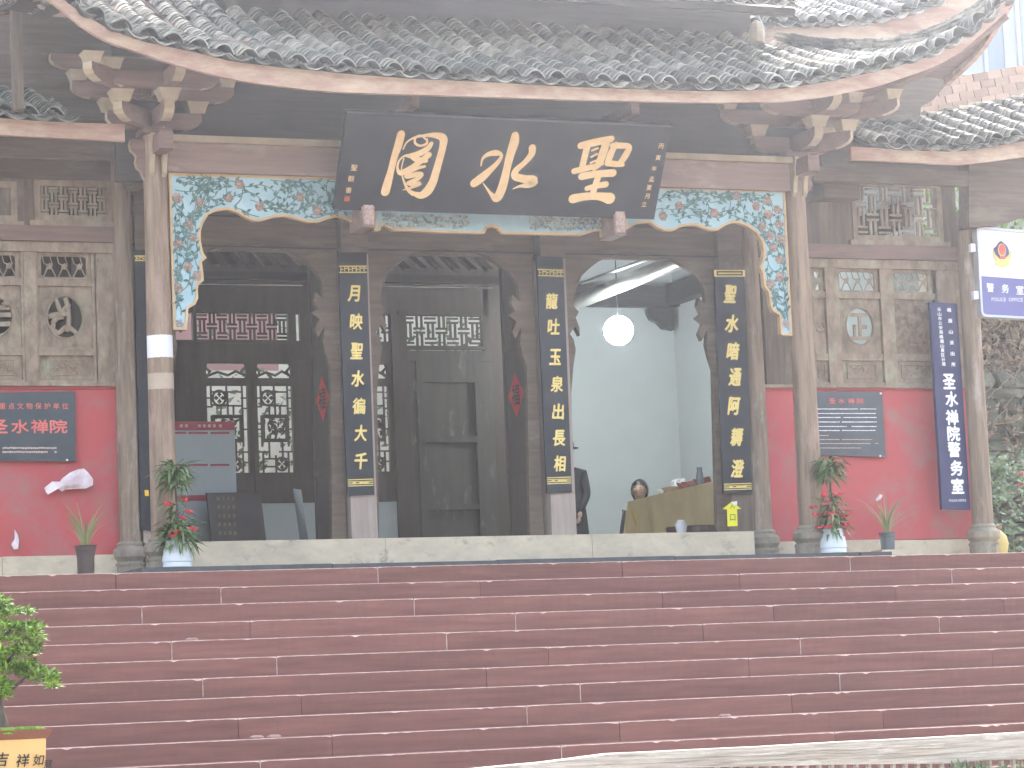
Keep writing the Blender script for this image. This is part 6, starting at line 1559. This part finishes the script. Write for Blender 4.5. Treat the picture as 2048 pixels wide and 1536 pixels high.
# bonsai
YO = -7.0
bs = thing('bonsai_tree', 'bonsai with cloud pruned green pads growing in the ochre pot', 'bonsai')
pots = thing('bonsai_pot', 'rectangular ochre pot with brown rim and black brush characters', 'pot')
def PB(px, py): return XZ(px, py, YO)
rim_z = PB(50, 1460)[1]; xr0 = PB(-110, 1470)[0]; xr1 = PB(108, 1462)[0]; zr = PB(50, 1478)[1]; zb0 = zr-.42
def frust(mb, x0, x1, y0, y1, z0, xa, xb, ya, yb, z1):
    mb.add([(x0, y0, z0), (x1, y0, z0), (x1, y1, z0), (x0, y1, z0), (xa, ya, z1), (xb, ya, z1), (xb, yb, z1), (xa, yb, z1)], [(0, 3, 2, 1), (4, 5, 6, 7), (0, 1, 5, 4), (1, 2, 6, 5), (2, 3, 7, 6), (3, 0, 4, 7)])
Yb0 = YO-.0
mb = MB(); frust(mb, xr0+.04, xr1-.035, YO+.02, YO+.4, zr+.0, xr0, xr1, YO-.02, YO+.44, rim_z); part('rim', mb, POTRIM, pots)
mb = MB(); frust(mb, xr0+.07, xr1-.05, YO+.05, YO+.37, zb0, xr0+.045, xr1-.04, YO+.025, YO+.395, zr-.001); part('body', mb, POTOR, pots)
mb = MB()
for ch, px, py, s in (('吉', 5, 1519, .075), ('祥', 46, 1521, .07), ('如', 77, 1520, .06), ('意', 96, 1528, .05)):
    mb = MB(); x, z = XZ(px, py, YO+.02); text_into(mb, ch, x, z, s, YO+.021, bold=.02, shear=.2); part('brush_character', mb, INK, pots)
mb = MB()
for k in range(60): a = (xr0+.06+(xr1-xr0-.12)*R_(), YO+.02+.38*R_()); r = U(.02, .045); mb.lathe(a[0], a[1], [(r, rim_z-.02), (r*.8, rim_z+.006), (r*.3, rim_z+.018)], 7)
part('moss', mb, MOSS, pots, kind='stuff')
mb = MB(); mb.box(xr0-.1, xr1+.02, YO-.1, YO+.55, -2.4, zb0-.001); o = mb.build('stone_plinth', STONE); o['label'] = 'pale stone plinth carrying the ochre bonsai pot'; o['category'] = 'plinth'
tr = [PB(20, 1452), PB(14, 1425), PB(8, 1395), PB(-8, 1350), PB(-25, 1300), PB(-30, 1240)]
mb = MB(); mb.tube([(x, YO+.2, z) for x, z in tr], [.035, .03, .03, .026, .02, .012], 10)
def br(a, b, r=.012): mb.tube([(PB(*a)[0], YO+.2, PB(*a)[1]), ((PB(*a)[0]+PB(*b)[0])/2, YO+.18, (PB(*a)[1]+PB(*b)[1])/2-.02), (PB(*b)[0], YO+.15, PB(*b)[1])], [r, r*.8, r*.4], 6)
br((5, 1390), (75, 1345)); br((-5, 1350), (60, 1280)); br((-20, 1300), (50, 1240)); br((-28, 1260), (20, 1200)); br((0, 1370), (-60, 1330)); br((8, 1395), (20, 1360))
part('trunk', mb, BARK, bs, smooth=True)
lv = MB()
pads = [((8, 1205), 26, 12), ((34, 1222), 20, 8), ((70, 1222), 13, 7), ((2, 1228), 26, 9), ((18, 1252), 40, 11), ((74, 1254), 26, 12), ((84, 1272), 16, 8), ((30, 1276), 34, 7), ((64, 1300), 30, 12), ((8, 1302), 34, 9), ((84, 1288), 10, 6), ((24, 1336), 44, 11), ((78, 1345), 28, 14), ((104, 1352), 24, 13), ((118, 1368), 13, 9), ((5, 1372), 30, 14), ((14, 1392), 18, 8), ((-15, 1262), 30, 12), ((-10, 1315), 34, 12), ((-10, 1360), 30, 10), ((60, 1325), 22, 12)]
for (c, rx, rz) in pads:
    for k in range(int(rx*rz*.8)):
        a = U(0, 6.28); r = math.sqrt(R_()); x, z = PB(c[0]+math.cos(a)*r*rx, c[1]+math.sin(a)*r*rz); y = YO+.2+U(-.14, .14)*(1-r*.5)
        d = Vector((math.cos(a)*.6+U(-.5, .5), U(-1, .4), U(-.1, 1.0))); lv.leaf((x, y, z), d, (U(-.5, .5), -.4, 1), U(.026, .05), U(.012, .02), .15)
part('foliage_pads', lv, BONL, bs, kind='stuff')

# ================================================================== HAZE, ADDED TO IMITATE A VEIL OF LENS GLARE
mb = MB(); mb.box(-34, 95, -45, 75, -3.6, 14.5); hz = mb.build('glare_haze', [], kind='stuff')
hm = bpy.data.materials.new('glare_haze_air'); hm.use_nodes = True; n_ = hm.node_tree
for q in list(n_.nodes):
    if q.type != 'OUTPUT_MATERIAL': n_.nodes.remove(q)
pv_ = n_.nodes.new('ShaderNodeVolumePrincipled'); pv_.inputs['Color'].default_value = (.78, .85, 1, 1); pv_.inputs['Density'].default_value = .0011; pv_.inputs['Anisotropy'].default_value = .85
n_.links.new(pv_.outputs[0], [q for q in n_.nodes if q.type == 'OUTPUT_MATERIAL'][0].inputs['Volume']); hz.data.materials.append(hm)
